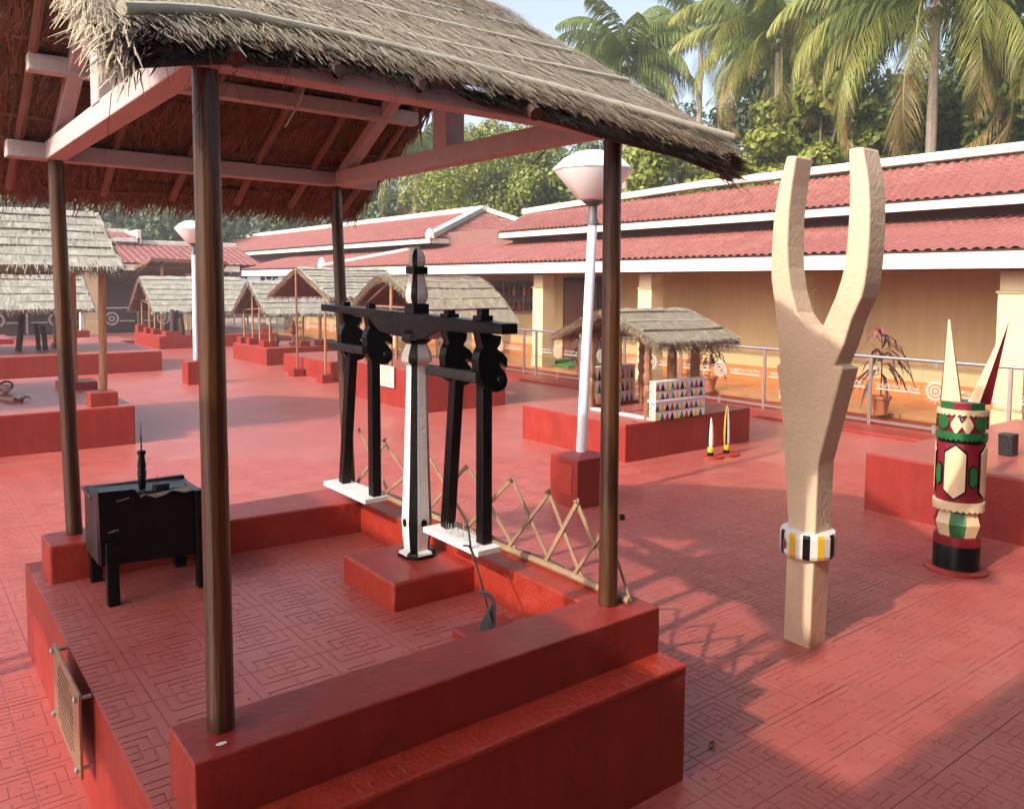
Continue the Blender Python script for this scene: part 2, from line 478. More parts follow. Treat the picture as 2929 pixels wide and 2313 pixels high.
# camera projection, used only to decide how much detail a piece needs
def pix(p):
    q = Vector(p) - Vector((0, 0, 1.8))
    z = q.dot(_F)
    if z < 0.1: return None
    return (1464.5 + 2351.7 * q.dot(_R2) / z, 968.7 + 2351.7 * q.dot(_D2) / z, z)
def inview(p, m=60):
    q = pix(p)
    return q is not None and -m < q[0] < 2929 + m and -m < q[1] < 2313 + m

# ================================================================== GROUND
me = MB().add([(-600, -600, -0.09), (600, -600, -0.09), (600, 600, -0.09), (-600, 600, -0.09)], [(0, 1, 2, 3)])
struct(me.build('ground', EARTH))
CT = M('courtyard_paint', (0.385, 0.090, 0.072), 0.36, var=0.16, ns=1.3, dirt=((0.47, 0.175, 0.15), 2.1, 0.65), world=True, spec=.75)
# faint joint lines of the distant tiles
nt = CT.node_tree; N = nt.nodes; L = nt.links
tc = N.new('ShaderNodeTexCoord'); br = N.new('ShaderNodeTexBrick')
br.offset = 0.0; br.inputs['Scale'].default_value = 1.0
br.inputs['Brick Width'].default_value = 0.29; br.inputs['Row Height'].default_value = 0.29
br.inputs['Mortar Size'].default_value = 0.008; br.inputs['Mortar Smooth'].default_value = 0.3
L.new(tc.outputs['Object'], br.inputs['Vector'])
bp = N.new('ShaderNodeBump'); bp.inputs['Strength'].default_value = 0.6; bp.inputs['Distance'].default_value = 0.004; bp.invert = True
L.new(br.outputs['Fac'], bp.inputs['Height']); L.new(bp.outputs[0], N['Principled BSDF'].inputs['Normal'])
court = struct(MB().box(-14, 10.9, -14, 36, -0.08, -0.0048).build('courtyard', CT))

TS = 0.29
def tile_geo(s=TS, dep=0.0042, quart=True, fill=0.0, rs=None):
    """pressed cement tile: nested square ribs split by a cross"""
    b = MB(); h = s / 2 - 0.0014; zt_, zb_ = 0.0, -dep
    b.add([(-h, -h, zb_), (h, -h, zb_), (h, h, zb_), (-h, h, zb_)], [(0, 1, 2, 3)])
    gx, gy = 0.0045, 0.0022
    o = h
    for k in range(4):
        i = o - 0.0295
        if quart:
            for sx in (-1, 1):
                for sy in (-1, 1):
                    if k < 3: poly = [(gx, o), (o, o), (o, gy), (i, gy), (i, i), (gx, i)]
                    else: poly = [(gx, o), (o, o), (o, gy), (gx, gy)]
                    n = len(poly); cx = sum(p[0] for p in poly) / n; cy = sum(p[1] for p in poly) / n
                    P = [(sx * x, sy * y) for x, y in poly]
                    vs = [(x, y, zt_) for x, y in P] + [(x, y, zb_) for x, y in P]
                    b.add(vs, [tuple(range(n))] + [(q, n + q, n + (q + 1) % n, (q + 1) % n) for q in range(n)])
        else:
            O = [(-o, -o), (o, -o), (o, o), (-o, o)]; I = [(-i, -i), (i, -i), (i, i), (-i, i)]
            vs = [(x, y, zt_) for x, y in O] + [(x, y, zt_) for x, y in I] + [(x, y, zb_) for x, y in O] + [(x, y, zb_) for x, y in I]
            fs = []
            for q in range(4):
                r = (q + 1) % 4
                fs += [(q, r, 4 + r, 4 + q), (8 + q, 8 + r, r, q), (4 + q, 4 + r, 12 + r, 12 + q)]
            if k < 3: b.add(vs, fs)
            else: b.add([(x, y, zt_) for x, y in O] + [(x, y, zb_) for x, y in O], [(0, 1, 2, 3)] + [(4 + q, 4 + (q + 1) % 4, (q + 1) % 4, q) for q in range(4)])
        if fill and k < 3:
            for sx in (-1, 1):
                for sy in (-1, 1):
                    for ax in (0, 1):
                        if rs.random() < fill:
                            a0 = rs.uniform(0, .5) * i; a1 = i * rs.uniform(.55, 1.0)
                            q4 = [(a0, i), (a1, i), (a1, i - .0062), (a0, i - .0062)]
                            if ax: q4 = [(y_, x_) for x_, y_ in q4]
                            b.add([(sx * x_, sy * y_, zt_ - .0002) for x_, y_ in q4], [(0, 1, 2, 3)])
        o = i - 0.0062
    return b

def tile_mesh(name, mat, half=False, dep=0.0042, fill=0.0, seed=0):
    b = tile_geo(dep=dep, fill=fill, rs=random.Random(seed))
    me = bpy.data.meshes.new(name)
    me.from_pydata(b.v, [], b.f)
    if half:
        bm = bmesh.new(); bm.from_mesh(me)
        bmesh.ops.bisect_plane(bm, geom=bm.verts[:] + bm.edges[:] + bm.faces[:], plane_co=(0.001, 0, 0), plane_no=(-1, 0, 0), clear_outer=True)
        bm.to_mesh(me); bm.free()
    me.materials.append(mat)
    return me
TILES = [tile_mesh('tile', FLOOR, dep=0.0024, fill=.16, seed=k) for k in range(4)]
TILEG = [tile_mesh('paving_tile', FLOOR, dep=0.0020, fill=.42, seed=10 + k) for k in range(7)]
TILEH = tile_mesh('tile_cut', FLOOR, True, dep=0.0024, fill=.16)

PLAT_RECTS = [(0.5, 2.29, 1.89, 4.56), (4.37, 4.75, 4.82, 5.17), (5.97, 8.05, 5.85, 7.6), (6.3, 9.2, -2.0, 3.47),
              (-3, 2.24, 9.75, 14), (6.0, 7.45, 9.8, 12.4)]
def covered(x, y):
    return any(a - 0.02 < x < b + 0.02 and c - 0.02 < y < d + 0.02 for a, b, c, d in PLAT_RECTS)
cells = []
for i in range(-14, 40):
    for j in range(-2, 42):
        x, y = -0.20 + i * TS, 1.215 + j * TS
        if x > 9.6 or any(a + 0.16 < x < b - 0.16 and c + 0.16 < y < d - 0.16 for a, b, c, d in PLAT_RECTS): continue
        p = pix((x, y, 0))
        if p is None or not (-900 < p[0] < 3900 and -150 < p[1] < 3300) or p[2] > 8.5: continue
        vis = -60 < p[0] < 2990 and -60 < p[1] < 2380
        cells.append((p[2] if vis else p[2] + 100, x, y))
cells.sort()
near = cells[:300]; far = cells[300:]
for _, x, y in near:
    o = bpy.data.objects.new('tile', random.choice(TILEG)); COL.objects.link(o)
    o.location = (x, y, random.uniform(-0.0012, 0.0008)); o.parent = court
    o.rotation_euler = (random.uniform(-.003, .003), random.uniform(-.003, .003), random.choice([0, pi]))
b = tile_geo(dep=0.0016, fill=.4, rs=random.Random(5))
fv = np.array(b.v)
big = MB()
for _, x, y in far:
    n = len(big.v)
    big.v += [tuple(q) for q in (fv + np.array([x, y, 0]))]
    big.f += [[i + n for i in f] for f in b.f]
big.m = [0] * len(big.f)
o = big.build('distant_tiles', FLOOR, court); o['kind'] = 'stuff'

# low step along the railing
struct(MB().box(9.55, 10.9, -14, 30, -0.07, 0.035).build('step', RED, bevel=0.01))
struct(MB().box(10.9, 17.6, -14, 40, -0.07, 0.09).build('veranda_floor', VFLO, bevel=0.01))

# small litter: dry leaves on the paving
def dry_leaf(x, y, z, rz, s, label):
    t = MB(); pts = []
    for k in range(9):
        a = k / 8; w = s * 0.35 * sin(pi * a) ** 0.8
        pts.append((a * s - s / 2, w, 0.004 + 0.012 * abs(a - .4)))
    L_ = [(p[0], p[1], p[2]) for p in pts]; R_ = [(p[0], -p[1], p[2] + 0.006) for p in pts]; Cn = [(p[0], 0, 0.001) for p in pts]
    for k in range(8):
        t.add([L_[k], L_[k + 1], Cn[k + 1], Cn[k]], [(0, 1, 2, 3)]); t.add([Cn[k], Cn[k + 1], R_[k + 1], R_[k]], [(0, 1, 2, 3)])
    o = t.build('dry_leaf', M('dry_leaf', (0.30, 0.16, 0.07), 0.7))
    o.location = (x, y, z); o.rotation_euler = (0, 0, rz)
    o['label'] = label; o['category'] = 'leaf'
dry_leaf(2.53, 1.98, 0.001, 0.6, 0.045, 'small curled dry leaf on shaded paving beside the platform corner')
dry_leaf(3.9, 1.93, 0.001, 2.0, 0.02, 'tiny pale leaf scrap on sunlit paving right of the forked post')

# ================================================================== MAIN PLATFORM
ZL, ZK = 0.435, 0.608
plat = thing('display_platform', 'large red painted platform in the foreground under the nearest thatched shelter', 'platform', (1.4, 3.2, 0))
rough_box(0.52, 2.275, 1.905, 4.54, -0.02, ZL - 0.004, 'base', RED, plat)
# ledge top, slightly proud with a lip
rough_box(0.517, 2.278, 1.902, 2.10, ZL - 0.022, ZL + .0005, 'ledge', REDD, plat, edge=.005, amp=.0012)
rb_ = MB(); x = 0.62
while x < 2.2:
    if random.random() < .93:
        rb_.hexa([(x, 1.92, ZL - .002), (x + .012, 1.92, ZL - .002), (x + .012, 1.985, ZL - .002), (x, 1.985, ZL - .002)], [(x + .003, 1.925, ZL + .0016), (x + .009, 1.925, ZL + .0016), (x + .009, 1.975, ZL + .001), (x + .003, 1.975, ZL + .001)])
    x += .036
o = rb_.build('ledge_ribs', REDD, plat); o['kind'] = 'stuff'
rough_box(0.58, 2.268, 2.03, 2.25, ZL - 0.01, ZK, 'kerb', RED, plat)
rough_box(2.065, 2.268, 2.235, 4.04, ZL - 0.01, ZK - 0.002, 'kerb', REDD, plat)
MB().hexa([(0.57, 4.14, ZL - .01), (2.268, 4.021, ZL - .01), (2.268, 4.40, ZL - .01), (0.57, 4.38, ZL - .01)],
          [(0.57, 4.14, ZK), (2.268, 4.021, ZK), (2.268, 4.40, ZK), (0.57, 4.38, ZK)]).build('kerb', REDD, plat, bevel=0.011)
rough_box(1.655, 2.08, 2.945, 3.41, ZL - 0.01, 0.555, 'pedestal', REDD, plat, amp=.003, edge=.008)
rough_box(1.72, 1.96, 2.24, 2.60, ZL - 0.01, ZL + 0.035, 'tool_block', RED, plat)
k = 0
for i in range(-1, 5):
    for j in range(-2, 6):
        x, y = 0.665 + TS * (i + 0.5), 2.775 + 0.2875 * j
        me = random.choice(TILES)
        if i == -1: me = TILEH
        if not (2.1 < y < 4.55) or (2.30 < 0): continue
        o = bpy.data.objects.new('tile', me); COL.objects.link(o); o.parent = plat
        o.location = (x - 1.4, y - 3.2, ZL + random.uniform(-0.0008, 0.0008))
        if i > 4: o.scale.x = 0.5
# small paint chips on the front kerb
for (x, y, r) in [(0.665, 2.085, 0.012), (0.70, 2.24, 0.005)]:
    chip = MB().add([(x + r * (1.3 * cos(a)), y + r * 0.7 * sin(a), ZK + 0.0012) for a in np.linspace(0, 2 * pi, 9)[:-1]], [tuple(range(8))])
    chip.build('paint_chip', WHITE, plat)

# plaque on the left face
pq = thing('information_plaque', 'bronze coloured engraved plaque bolted to the side of the nearest platform', 'plaque', (0.48, 3.15, 0.3))
MB().box(0.472, 0.482, 2.92, 3.42, 0.165, 0.452).build('plate', PLATE, pq, bevel=0.002)
for (y, z) in [(2.945, 0.43), (3.395, 0.43), (2.945, 0.19), (3.395, 0.19)]:
    bb = MB(); bb.path([(0.515, y, z), (0.468, y, z)], 0.007, 10); bb.path([(0.472, y, z), (0.462, y, z), (0.458, y, z)], [0.012, 0.012, 0.006], 10)
    bb.build('bolt', STEEL, pq, smooth=True)
tx = MB()
for r in range(11):
    z = 0.415 - r * 0.0215; y = 3.33 - (0.05 if r in (0, 10) else 0) - random.uniform(0, .02)
    while y > 3.02 + (0.06 if r in (0, 10) else 0) + random.uniform(0, .03):
        w = random.uniform(0.012, 0.035)
        tx.box(0.4712, 0.4725, y - w, y, z - 0.0055, z + 0.0055); y -= w + 0.008
tx.build('lettering', INK, pq)

# ================================================================== MAIN SHELTER
sh = thing('thatched_shelter', 'nearest thatched shelter on four brown posts with limewashed beams and bamboo battens', 'shelter', (1.4, 3.2, 0.6))
POST = {'N': ((0.690, 2.164), (0.676, 2.164)), 'R': ((2.13, 2.164), (2.118, 2.164)), 'L': ((0.699, 4.30), (0.664, 4.31)), 'B': ((2.135, 4.31), (2.10, 4.40))}
for kx, ((x0, y0), (x1, y1)) in POST.items():
    bb = MB(); n = 14
    pts = [(x0 + (x1 - x0) * t, y0 + (y1 - y0) * t, ZK - 0.02 + (2.37 - ZK + .02) * t) for t in np.linspace(0, 1, 9)]
    bb.path(pts, [0.036, 0.0355, 0.035, 0.0345, 0.034, 0.034, 0.0335, 0.033, 0.033], n)
    bb.build('post', WOODP, sh, smooth=True, sharp=60)
ZB = 2.352
def beam(p0, p1, w=0.085, h=0.082, nm='beam', m=BEAM):
    return MB().bar(p0, p1, w, h, 0).build(nm, m, sh, bevel=0.006)
zb = ZB + 0.041
beam((0.682, 2.135, zb), (0.664, 4.36, zb))
beam((2.118, 2.135, zb - .01), (2.105, 4.36, zb))
beam((0.45, 2.164, zb + 0.004 - .02), (2.33, 2.164, zb - 0.03), h=0.06)
beam((0.47, 4.335, zb - 0.002), (2.33, 4.37, zb - .004), h=0.076)
AP = 3.236
EVX = [0.36, 0.42, 0.55, 0.70, 1.00, 1.25, 1.55, 1.85, 2.13, 2.375, 2.5]
EVY = [1.92, 1.92, 2.0, 2.07, 2.10, 2.10, 2.07, 2.00, 1.91, 1.82, 1.79]
def ye(x): return np.interp(x, EVX, EVY)
for x in (0.675, 2.112):
    MB().box(x - 0.05, x + 0.05, AP - 0.06, AP + 0.06, zb + 0.03, 2.96).build('king_post', BEAM, sh, bevel=0.006)
beam((0.40, AP, 2.995), (2.40, AP, 2.985), nm='ridge_beam')
def zu(y): return 3.07 - 0.560 * (y - AP) if y > AP else 3.055 - 0.575 * (AP - y)
def zt(y): return (3.20 - 0.565 * (y - AP) if y > AP else 3.112 - 0.592 * (AP - y) + 0.088 * math.exp(-((AP - y) / 0.10) ** 2)) - 0.05 * math.exp(-(abs(y - AP) / 0.12) ** 2)
for x in (0.675, 2.108):
    for sgn in (-1, 1):
        yr = AP + sgn * 1.12
        MB().bar((x, yr, zu(yr) - 0.05), (x, AP + sgn * 0.02, zu(AP) - 0.06), 0.062, 0.062, up=(0, 0, 1)).build('rafter', BEAM, sh, bevel=0.005)
for y, z in ((3.845, None), (2.63, None)):
    beam((0.50, y, zu(y) - 0.055), (2.30, y, zu(y) - 0.055), 0.07, 0.07, 'purlin')
# bamboo rafters below the thatch, battens crossing them
for x in (0.52, 0.93, 1.27, 1.62, 1.93, 2.27):
    for sgn in (-1, 1):
        pts = []
        for t in np.linspace(0.03, 1.42 if sgn > 0 else AP - float(ye(x)) - .06, 8):
            y = AP + sgn * t; pts.append((x + 0.004 * sin(5 * t + x * 7), y, zu(y) - 0.026 + 0.003 * sin(13 * t)))
        bb = MB(); bb.path(pts, [0.019] * 8, 8); bb.build('bamboo_rafter', BAMBB, sh, smooth=True)
for sgn in (-1, 1):
    for q, t in enumerate((0.12, 0.33, 0.55, 0.76, 0.97, 1.10, 1.33, 1.42)):
        if sgn < 0 and t > 1.0: continue
        y = AP + sgn * t
        pts = [(x, y + 0.012 * sin(x * 3 + q), zu(y) - 0.004 + 0.006 * sin(x * 4 + 2 * q)) for x in np.linspace(0.44, 2.36, 9)]
        bb = MB(); bb.path(pts, 0.011 if q < 6 else 0.014, 6); bb.build('bamboo_lath', BAMBD if q % 3 == 0 else BAMBB, sh, smooth=True)
# thatch body
X0, X1 = 0.42, 2.375; YF, YBk = 1.775, 4.76
nx, ny = 34, 46
tb = MB(); rows_t = []; rows_b = []
def vn(x, y, s): return sin(x * 7.3 * s + 1.3 * sin(y * 5.1 * s)) * 0.5 + sin(y * 11.7 * s + x * 3.1 * s) * 0.5
def yj(x, j): return ye(x) + (AP - ye(x)) * j / (ny // 2) if j <= ny // 2 else AP + (YBk - AP) * (j - ny // 2) / (ny - ny // 2)
vs = []
for i in range(nx + 1):
    x = X0 + (X1 - X0) * i / nx
    for j in range(ny + 1):
        y = yj(x, j)
        vs.append((x, y, zt(y) - 0.012 + 0.006 * vn(x, y, 2)))
nn = len(vs)
for i in range(nx + 1):
    x = X0 + (X1 - X0) * i / nx
    for j in range(ny + 1):
        y = yj(x, j)
        vs.append((x, y, min(zu(y) + 0.012, zt(y) - .03) + 0.004 * vn(x, y, 3)))
fs = []; mi = []
W = ny + 1
for i in range(nx):
    for j in range(ny):
        a = i * W + j
        fs.append((a, a + W, a + W + 1, a + 1)); fs.append((nn + a, nn + a + 1, nn + a + W + 1, nn + a + W))
for i in range(nx):
    a = i * W; fs.append((a, nn + a, nn + a + W, a + W)); a = i * W + ny; fs.append((a, a + W, nn + a + W, nn + a))
for j in range(ny):
    a = j; fs.append((a, a + 1, nn + a + 1, nn + a)); a = nx * W + j; fs.append((a, nn + a, nn + a + 1, a + 1))
tb.add(vs, fs); tb.build('thatch', THATCHB, sh)

def slope_blades(n, xr, tr, sgn, zf, lift, lmin, lmax, wmin, wmax, jit, top=True, skew=0.0):
    x = RNG.uniform(*xr, n); t = RNG.uniform(*tr, n)
    if sgn < 0: t = t * (AP - ye(x)) / 1.461
    y = AP + sgn * t
    z = np.array([zf(v) for v in y]) + (RNG.uniform(lift[0], lift[1], n))
    sl = 0.592 if top else 0.565
    D = np.stack([RNG.normal(skew, jit, n), np.full(n, sgn * 1.0), np.full(n, -sl) + RNG.normal(0, 0.05, n)], 1)
    Nn = np.tile(np.array([[0, sgn * sl, 1.0]]), (n, 1)); Nn /= np.linalg.norm(Nn[0])
    if not top: Nn = -Nn
    return blades(np.stack([x, y, z], 1), D, Nn, RNG.uniform(lmin, lmax, n), RNG.uniform(wmin, wmax, n), RNG.normal(0.0, 0.03, n))
# top straw, denser on the front slope
q = slope_blades(30000, (X0 - .02, X1 + .02), (0.02, 1.30), -1, zt, (-0.010, 0.016), 0.10, 0.24, 0.0022, 0.0050, 0.20, skew=0.10)
blade_mesh('straw', q, STRAW, sh)
q = slope_blades(4500, (X0 - .02, X1 + .02), (0.0, 1.35), 1, zt, (-0.012, 0.012), 0.2, 0.36, 0.005, 0.009, 0.18)
blade_mesh('straw', q, STRAW, sh)
# eave fringe
q = slope_blades(9000, (X0 - .03, X1 + .03), (1.18, 1.43), -1, zt, (-0.035, 0.006), 0.04, 0.10, 0.002, 0.0045, 0.28, skew=0.16)
blade_mesh('straw_fringe', q, STRAW, sh)
q = slope_blades(3200, (X0, X1), (1.34, 1.45), -1, zt, (-0.075, -0.04), 0.02, 0.06, 0.0025, 0.005, 0.35, skew=0.1)
blade_mesh('straw_fringe', q, STRAWD, sh)
# verge straw
for xs, sg in ((X0, -1), (X1, 1)):
    for sgn, n in ((-1, 1500), (1, 900)):
        t = RNG.uniform(0.02, 1.46, n) * (1.0 if sgn > 0 else (AP - float(ye(xs))) / 1.461); y = AP + sgn * t
        z = np.array([zt(v) for v in y]) - RNG.uniform(0.0, 0.10, n)
        P = np.stack([np.full(n, xs) + RNG.uniform(-.05, .01, n) * sg, y, z], 1)
        D = np.stack([sg * RNG.uniform(0.05, 0.7, n), sgn * RNG.uniform(0.4, 1.0, n), -RNG.uniform(0.3, 0.9, n)], 1)
        Nn = np.tile(np.array([[sg * 0.5, sgn * 0.4, 0.75]]), (n, 1))
        q = blades(P, D, Nn, RNG.uniform(0.06, 0.16, n), RNG.uniform(0.003, 0.006, n), RNG.normal(0, .04, n))
        blade_mesh('straw_verge', q, STRAW if sgn < 0 or sg < 0 else STRAWU, sh)
# loose left corner: long straws hanging off the front left verge
n = 620
t = RNG.uniform(0.35, 1.28, n); y = AP - t
P = np.stack([X0 + RNG.uniform(-0.04, 0.05, n), y, np.array([zt(v) for v in y]) - RNG.uniform(-.01, .05, n)], 1)
D = np.stack([-RNG.uniform(0.05, 0.35, n), -RNG.uniform(0.4, 1.0, n), -RNG.uniform(0.55, 1.1, n)], 1)
q = blades(P, D, np.tile([[-.6, -.3, .7]], (n, 1)), RNG.uniform(0.04, 0.10, n), RNG.uniform(0.002, 0.004, n), RNG.normal(0, .04, n))
blade_mesh('straw_loose', q, STRAW, sh)
# underside straw in overlapping rows
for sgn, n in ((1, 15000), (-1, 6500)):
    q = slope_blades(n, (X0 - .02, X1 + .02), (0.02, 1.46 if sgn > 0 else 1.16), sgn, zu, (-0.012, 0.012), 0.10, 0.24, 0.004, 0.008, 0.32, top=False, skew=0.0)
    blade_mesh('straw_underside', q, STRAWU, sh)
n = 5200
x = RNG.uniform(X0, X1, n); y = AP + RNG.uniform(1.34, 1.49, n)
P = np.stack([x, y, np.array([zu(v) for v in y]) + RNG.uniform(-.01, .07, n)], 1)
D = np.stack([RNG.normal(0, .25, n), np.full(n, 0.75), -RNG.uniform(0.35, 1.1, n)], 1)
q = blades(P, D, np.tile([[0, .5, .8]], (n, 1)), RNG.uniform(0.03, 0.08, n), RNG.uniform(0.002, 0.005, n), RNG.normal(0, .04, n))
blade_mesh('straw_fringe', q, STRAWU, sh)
# dangling single straws
n = 130
x = RNG.uniform(X0, X1, n); y = np.where(RNG.random(n) < .75, RNG.uniform(2.03, 2.25, n), RNG.uniform(3.4, 4.7, n))
P = np.stack([x, y, np.array([zu(v) for v in y]) + 0.01], 1)
D = np.stack([RNG.normal(0, .22, n), RNG.normal(0, .22, n), -np.ones(n)], 1)
q = blades(P, D, np.tile([[.7, -.7, .05]], (n, 1)), RNG.uniform(0.05, 0.20, n) * np.where(RNG.random(n) < .1, 1.9, 1), RNG.uniform(0.002, 0.004, n), RNG.normal(0, .2, n))
blade_mesh('straw_dangling', q, STRAWU, sh)
# rolled straw bundle under the front eave with charred ends, black rafter tails
bb = MB(); bb.path([(x, float(ye(x)) + .05 + .01 * sin(6 * x), zt(float(ye(x)) + .03) - .072 + .006 * sin(9 * x)) for x in np.linspace(0.45, 2.37, 14)], [0.016] + [0.019] * 12 + [0.030], 9)
bb.build('eave_roll', STRAWD, sh, smooth=True)
n = 380
a = RNG.uniform(0, 2 * pi, n); r = 0.042 * np.sqrt(RNG.random(n))
for cx, dx, cz in ((0.455, -1, 2.315), (2.36, 1, 2.215)):
    P = np.stack([np.full(n, cx) - dx * RNG.uniform(0, .06, n), (1.93 if dx < 0 else 1.83) + r * np.cos(a), cz + r * np.sin(a)], 1)
    D = np.stack([np.full(n, dx * 0.5), RNG.normal(-.6, .3, n), RNG.normal(-.35, .3, n)], 1)
    q = blades(P, D, np.tile([[0.2, .2, .9]], (n, 1)), RNG.uniform(0.02, 0.06, n), RNG.uniform(0.003, 0.006, n), RNG.normal(0, .05, n))
    blade_mesh('charred_tip', q, STRAWD if dx < 0 else STRAWE, sh)
for x in (1.0, 1.26, 1.655, 0.72):
    bb = MB(); bb.path([(x, 2.25, zu(2.25) - 0.01), (x + .004, 2.08, zu(2.08) - 0.02), (x, float(ye(x)) - .015, zu(float(ye(x)) - .015) - 0.028)], [0.02, 0.022, 0.024], 8)
    bb.build('rafter_tail', BAMBD, sh, smooth=True)
# bamboo battens lashed on top of the front slope
def bamboo_pole(pts, r, name, m, parent, n=9):
    bb = MB(); P = []; R = []
    tot = len(pts)
    for i, p in enumerate(pts):
        P.append(p); R.append(r * (1.12 if i % 3 == 0 else 1.0))
    bb.path(P, R, n); return bb.build(name, m, parent, smooth=True)
for y, x0, x1, r in ((2.118, 0.44, 2.40, 0.0140), (2.34, 0.44, 2.36, 0.0095), (2.61, 0.46, 2.30, 0.009), (2.90, 0.5, 2.25, 0.008), (3.10, .5, 2.2, 0.008)):
    xs = np.linspace(x0, x1, 19)
    yy0 = y
    pts = [(x, (y if r < .0125 else float(ye(x)) + .045) + 0.008 * sin(2.3 * x + y * 5) , zt(y if r < .0125 else float(ye(x)) + .045) + r * 0.9 + 0.010 + 0.004 * sin(3 * x)) for x in xs]
    bamboo_pole(pts, r, 'bamboo_batten', BAMB, sh)
for y in (2.1, 2.4, 2.7, 3.7, 4.0, 4.3, 4.6):
    if y < AP: continue
    bamboo_pole([(x, y, zt(y) + 0.01) for x in np.linspace(.45, 2.36, 10)], 0.011, 'bamboo_batten', BAMB, sh)
# a long dangling palm strip and a hooked twig under the roof
bb = MB(); sp = [(1.405, 3.2, 2.90), (1.42, 3.2, 2.78), (1.412, 3.2, 2.66), (1.375, 3.2, 2.53), (1.31, 3.2, 2.42)]
for i_ in range(4):
    a_, c_ = Vector(sp[i_]), Vector(sp[i_ + 1]); w_ = Vector((.006, -.004, 0)) * (1 if i_ < 3 else .7)
    bb.add([a_ - w_, a_ + w_, c_ + w_ * .8, c_ - w_ * .8], [(0, 1, 2, 3)])
bb.build('dangling_strip', STRAW, sh)
MB().path([(2.2, 2.62, 2.42), (2.205, 2.64, 2.36), (2.2, 2.70, 2.32), (2.2, 2.73, 2.305)], .003, 5).build('hooked_twig', BAMBD, sh)
# dark weathered patches of straw near the ridge
q = slope_blades(900, (1.2, 2.3), (0.28, 0.40), -1, zt, (0.004, 0.022), 0.05, 0.14, 0.004, 0.008, 0.6)
blade_mesh('straw_old', q, M('straw_grey', (0.13, 0.115, 0.09), 0.9, island=.4), sh)

# ================================================================== CARVED SWING POST
sw = thing('carved_post', 'black and white striped carved post with black crossbar and two hanging swing frames', 'carved post', (1.93, 3.24, 0.555))
PX, PY = 1.93, 3.215
ang = []
for k in range(4):
    c0 = radians(180 + 90 * k)
    ang += [c0 - radians(27), c0 + radians(27)]
prof = [(0.058, 0.585), (0.066, 0.66), (0.070, 0.72), (0.066, 0.80), (0.060, 0.95), (0.055, 1.14), (0.050, 1.30), (0.047, 1.432), (0.050, 1.436), (0.070, 1.452), (0.072, 1.470), (0.060, 1.505), (0.045, 1.535)]
def stripes(i, k): return 0 if k % 2 == 0 else 1
bb = MB(); bb.lathe(prof, (PX, PY), ang=ang, mfn=stripes)
bb.build('pillar', [WHITE, BLACK], sw, bevel=0.003)
bb = MB(); bb.lathe([(0.088, 0.553), (0.088, 0.568)], (PX, PY), ang=ang, mi=1); bb.lathe([(0.086, 0.568), (0.080, 0.580), (0.058, 0.586)], (PX, PY), ang=ang, mfn=stripes)
bb.build('base_flange', [WHITE, BLACK], sw, bevel=0.003)
# black dots on the white faces near the foot
for k in range(4):
    a = radians(180 + 90 * k); r = 0.0685 * cos(radians(27)) + 0.003
    c = Vector((PX + r * cos(a), PY + r * sin(a), 0.715)); u = Vector((-sin(a), cos(a), 0)); v = Vector((0, 0, 1)); nrm = Vector((cos(a), sin(a), 0))
    pts = [c + u * 0.014 * cos(t) + v * 0.019 * sin(t) for t in np.linspace(0, 2 * pi, 13)[:-1]]
    MB().add([p + nrm * 0.002 for p in pts] + [p - nrm * .006 for p in pts], [tuple(range(12))] + [(i, i + 12, (i + 1) % 12 + 12, (i + 1) % 12) for i in range(12)]).build('painted_dot', BLACK, sw)
bb = MB(); bb.lathe([(0.045, 1.528), (0.070, 1.548), (0.066, 1.575), (0.04, 1.60)], (PX, PY), ang=ang); bb.build('capital', BLACK, sw, bevel=0.003)
bb = MB()
bar_poly = [(4.15, 1.652), (3.62, 1.640), (3.50, 1.575), (3.36, 1.56), (3.10, 1.556), (2.98, 1.598), (2.80, 1.604), (2.52, 1.609), (2.52, 1.651), (3.30, 1.672), (4.15, 1.690)]
bb.prism(bar_poly, lambda a, b_, t: (t, a, b_), PX - 0.04, PX + 0.04); bb.build('crossbar', BLACK, sw, bevel=0.005)
bb = MB()
def rbox(b, cx, cy, s, z0, z1, a=radians(0)):
    pts = [(cx + s * cos(a + pi / 4 + k * pi / 2) * 0.7071 * 1, cy + s * sin(a + pi / 4 + k * pi / 2) * 0.7071) for k in range(4)]
    b.hexa([(x, y, z0) for x, y in pts], [(x, y, z1) for x, y in pts])
rbox(bb, PX, PY, 0.082, 1.668, 1.712); bb.build('finial_block', BLACK, sw, bevel=0.003)
bb = MB(); bb.lathe([(0.040, 1.712), (0.050, 1.735), (0.052, 1.755), (0.045, 1.79), (0.034, 1.845)], (PX, PY), ang=ang, mfn=stripes); bb.build('finial_bulb', [WHITE, BLACK], sw, bevel=0.003)
bb = MB(); rbox(bb, PX, PY, 0.074, 1.845, 1.879); bb.build('finial_block', BLACK, sw, bevel=0.003)
bb = MB(); bb.lathe([(0.034, 1.879), (0.040, 1.90), (0.038, 1.925), (0.027, 1.948), (0.008, 1.96)], (PX, PY), ang=ang, mfn=stripes); bb.build('finial_tip', [WHITE, BLACK], sw, bevel=0.002)
bkt = [(1.905, 1.640), (1.965, 1.640), (1.972, 1.600), (2.020, 1.592), (2.014, 1.560), (1.998, 1.540), (2.030, 1.520), (2.050, 1.497), (2.049, 1.458), (2.020, 1.480), (2.008, 1.476),
       (2.040, 1.440), (2.052, 1.412), (2.046, 1.385), (2.028, 1.368), (1.998, 1.361), (1.958, 1.370), (1.926, 1.392), (1.908, 1.425), (1.903, 1.455), (1.900, 1.500), (1.908, 1.530), (1.922, 1.550), (1.914, 1.575), (1.908, 1.600)]
legs = [((3.905, 1.41), (3.995, 0.735)), ((3.665, 1.41), (3.655, 0.735)), ((2.915, 1.40), (2.985, 0.735)), ((2.717, 1.40), (2.712, 0.735))]
byy = (3.93, 3.655, 2.945, 2.70)
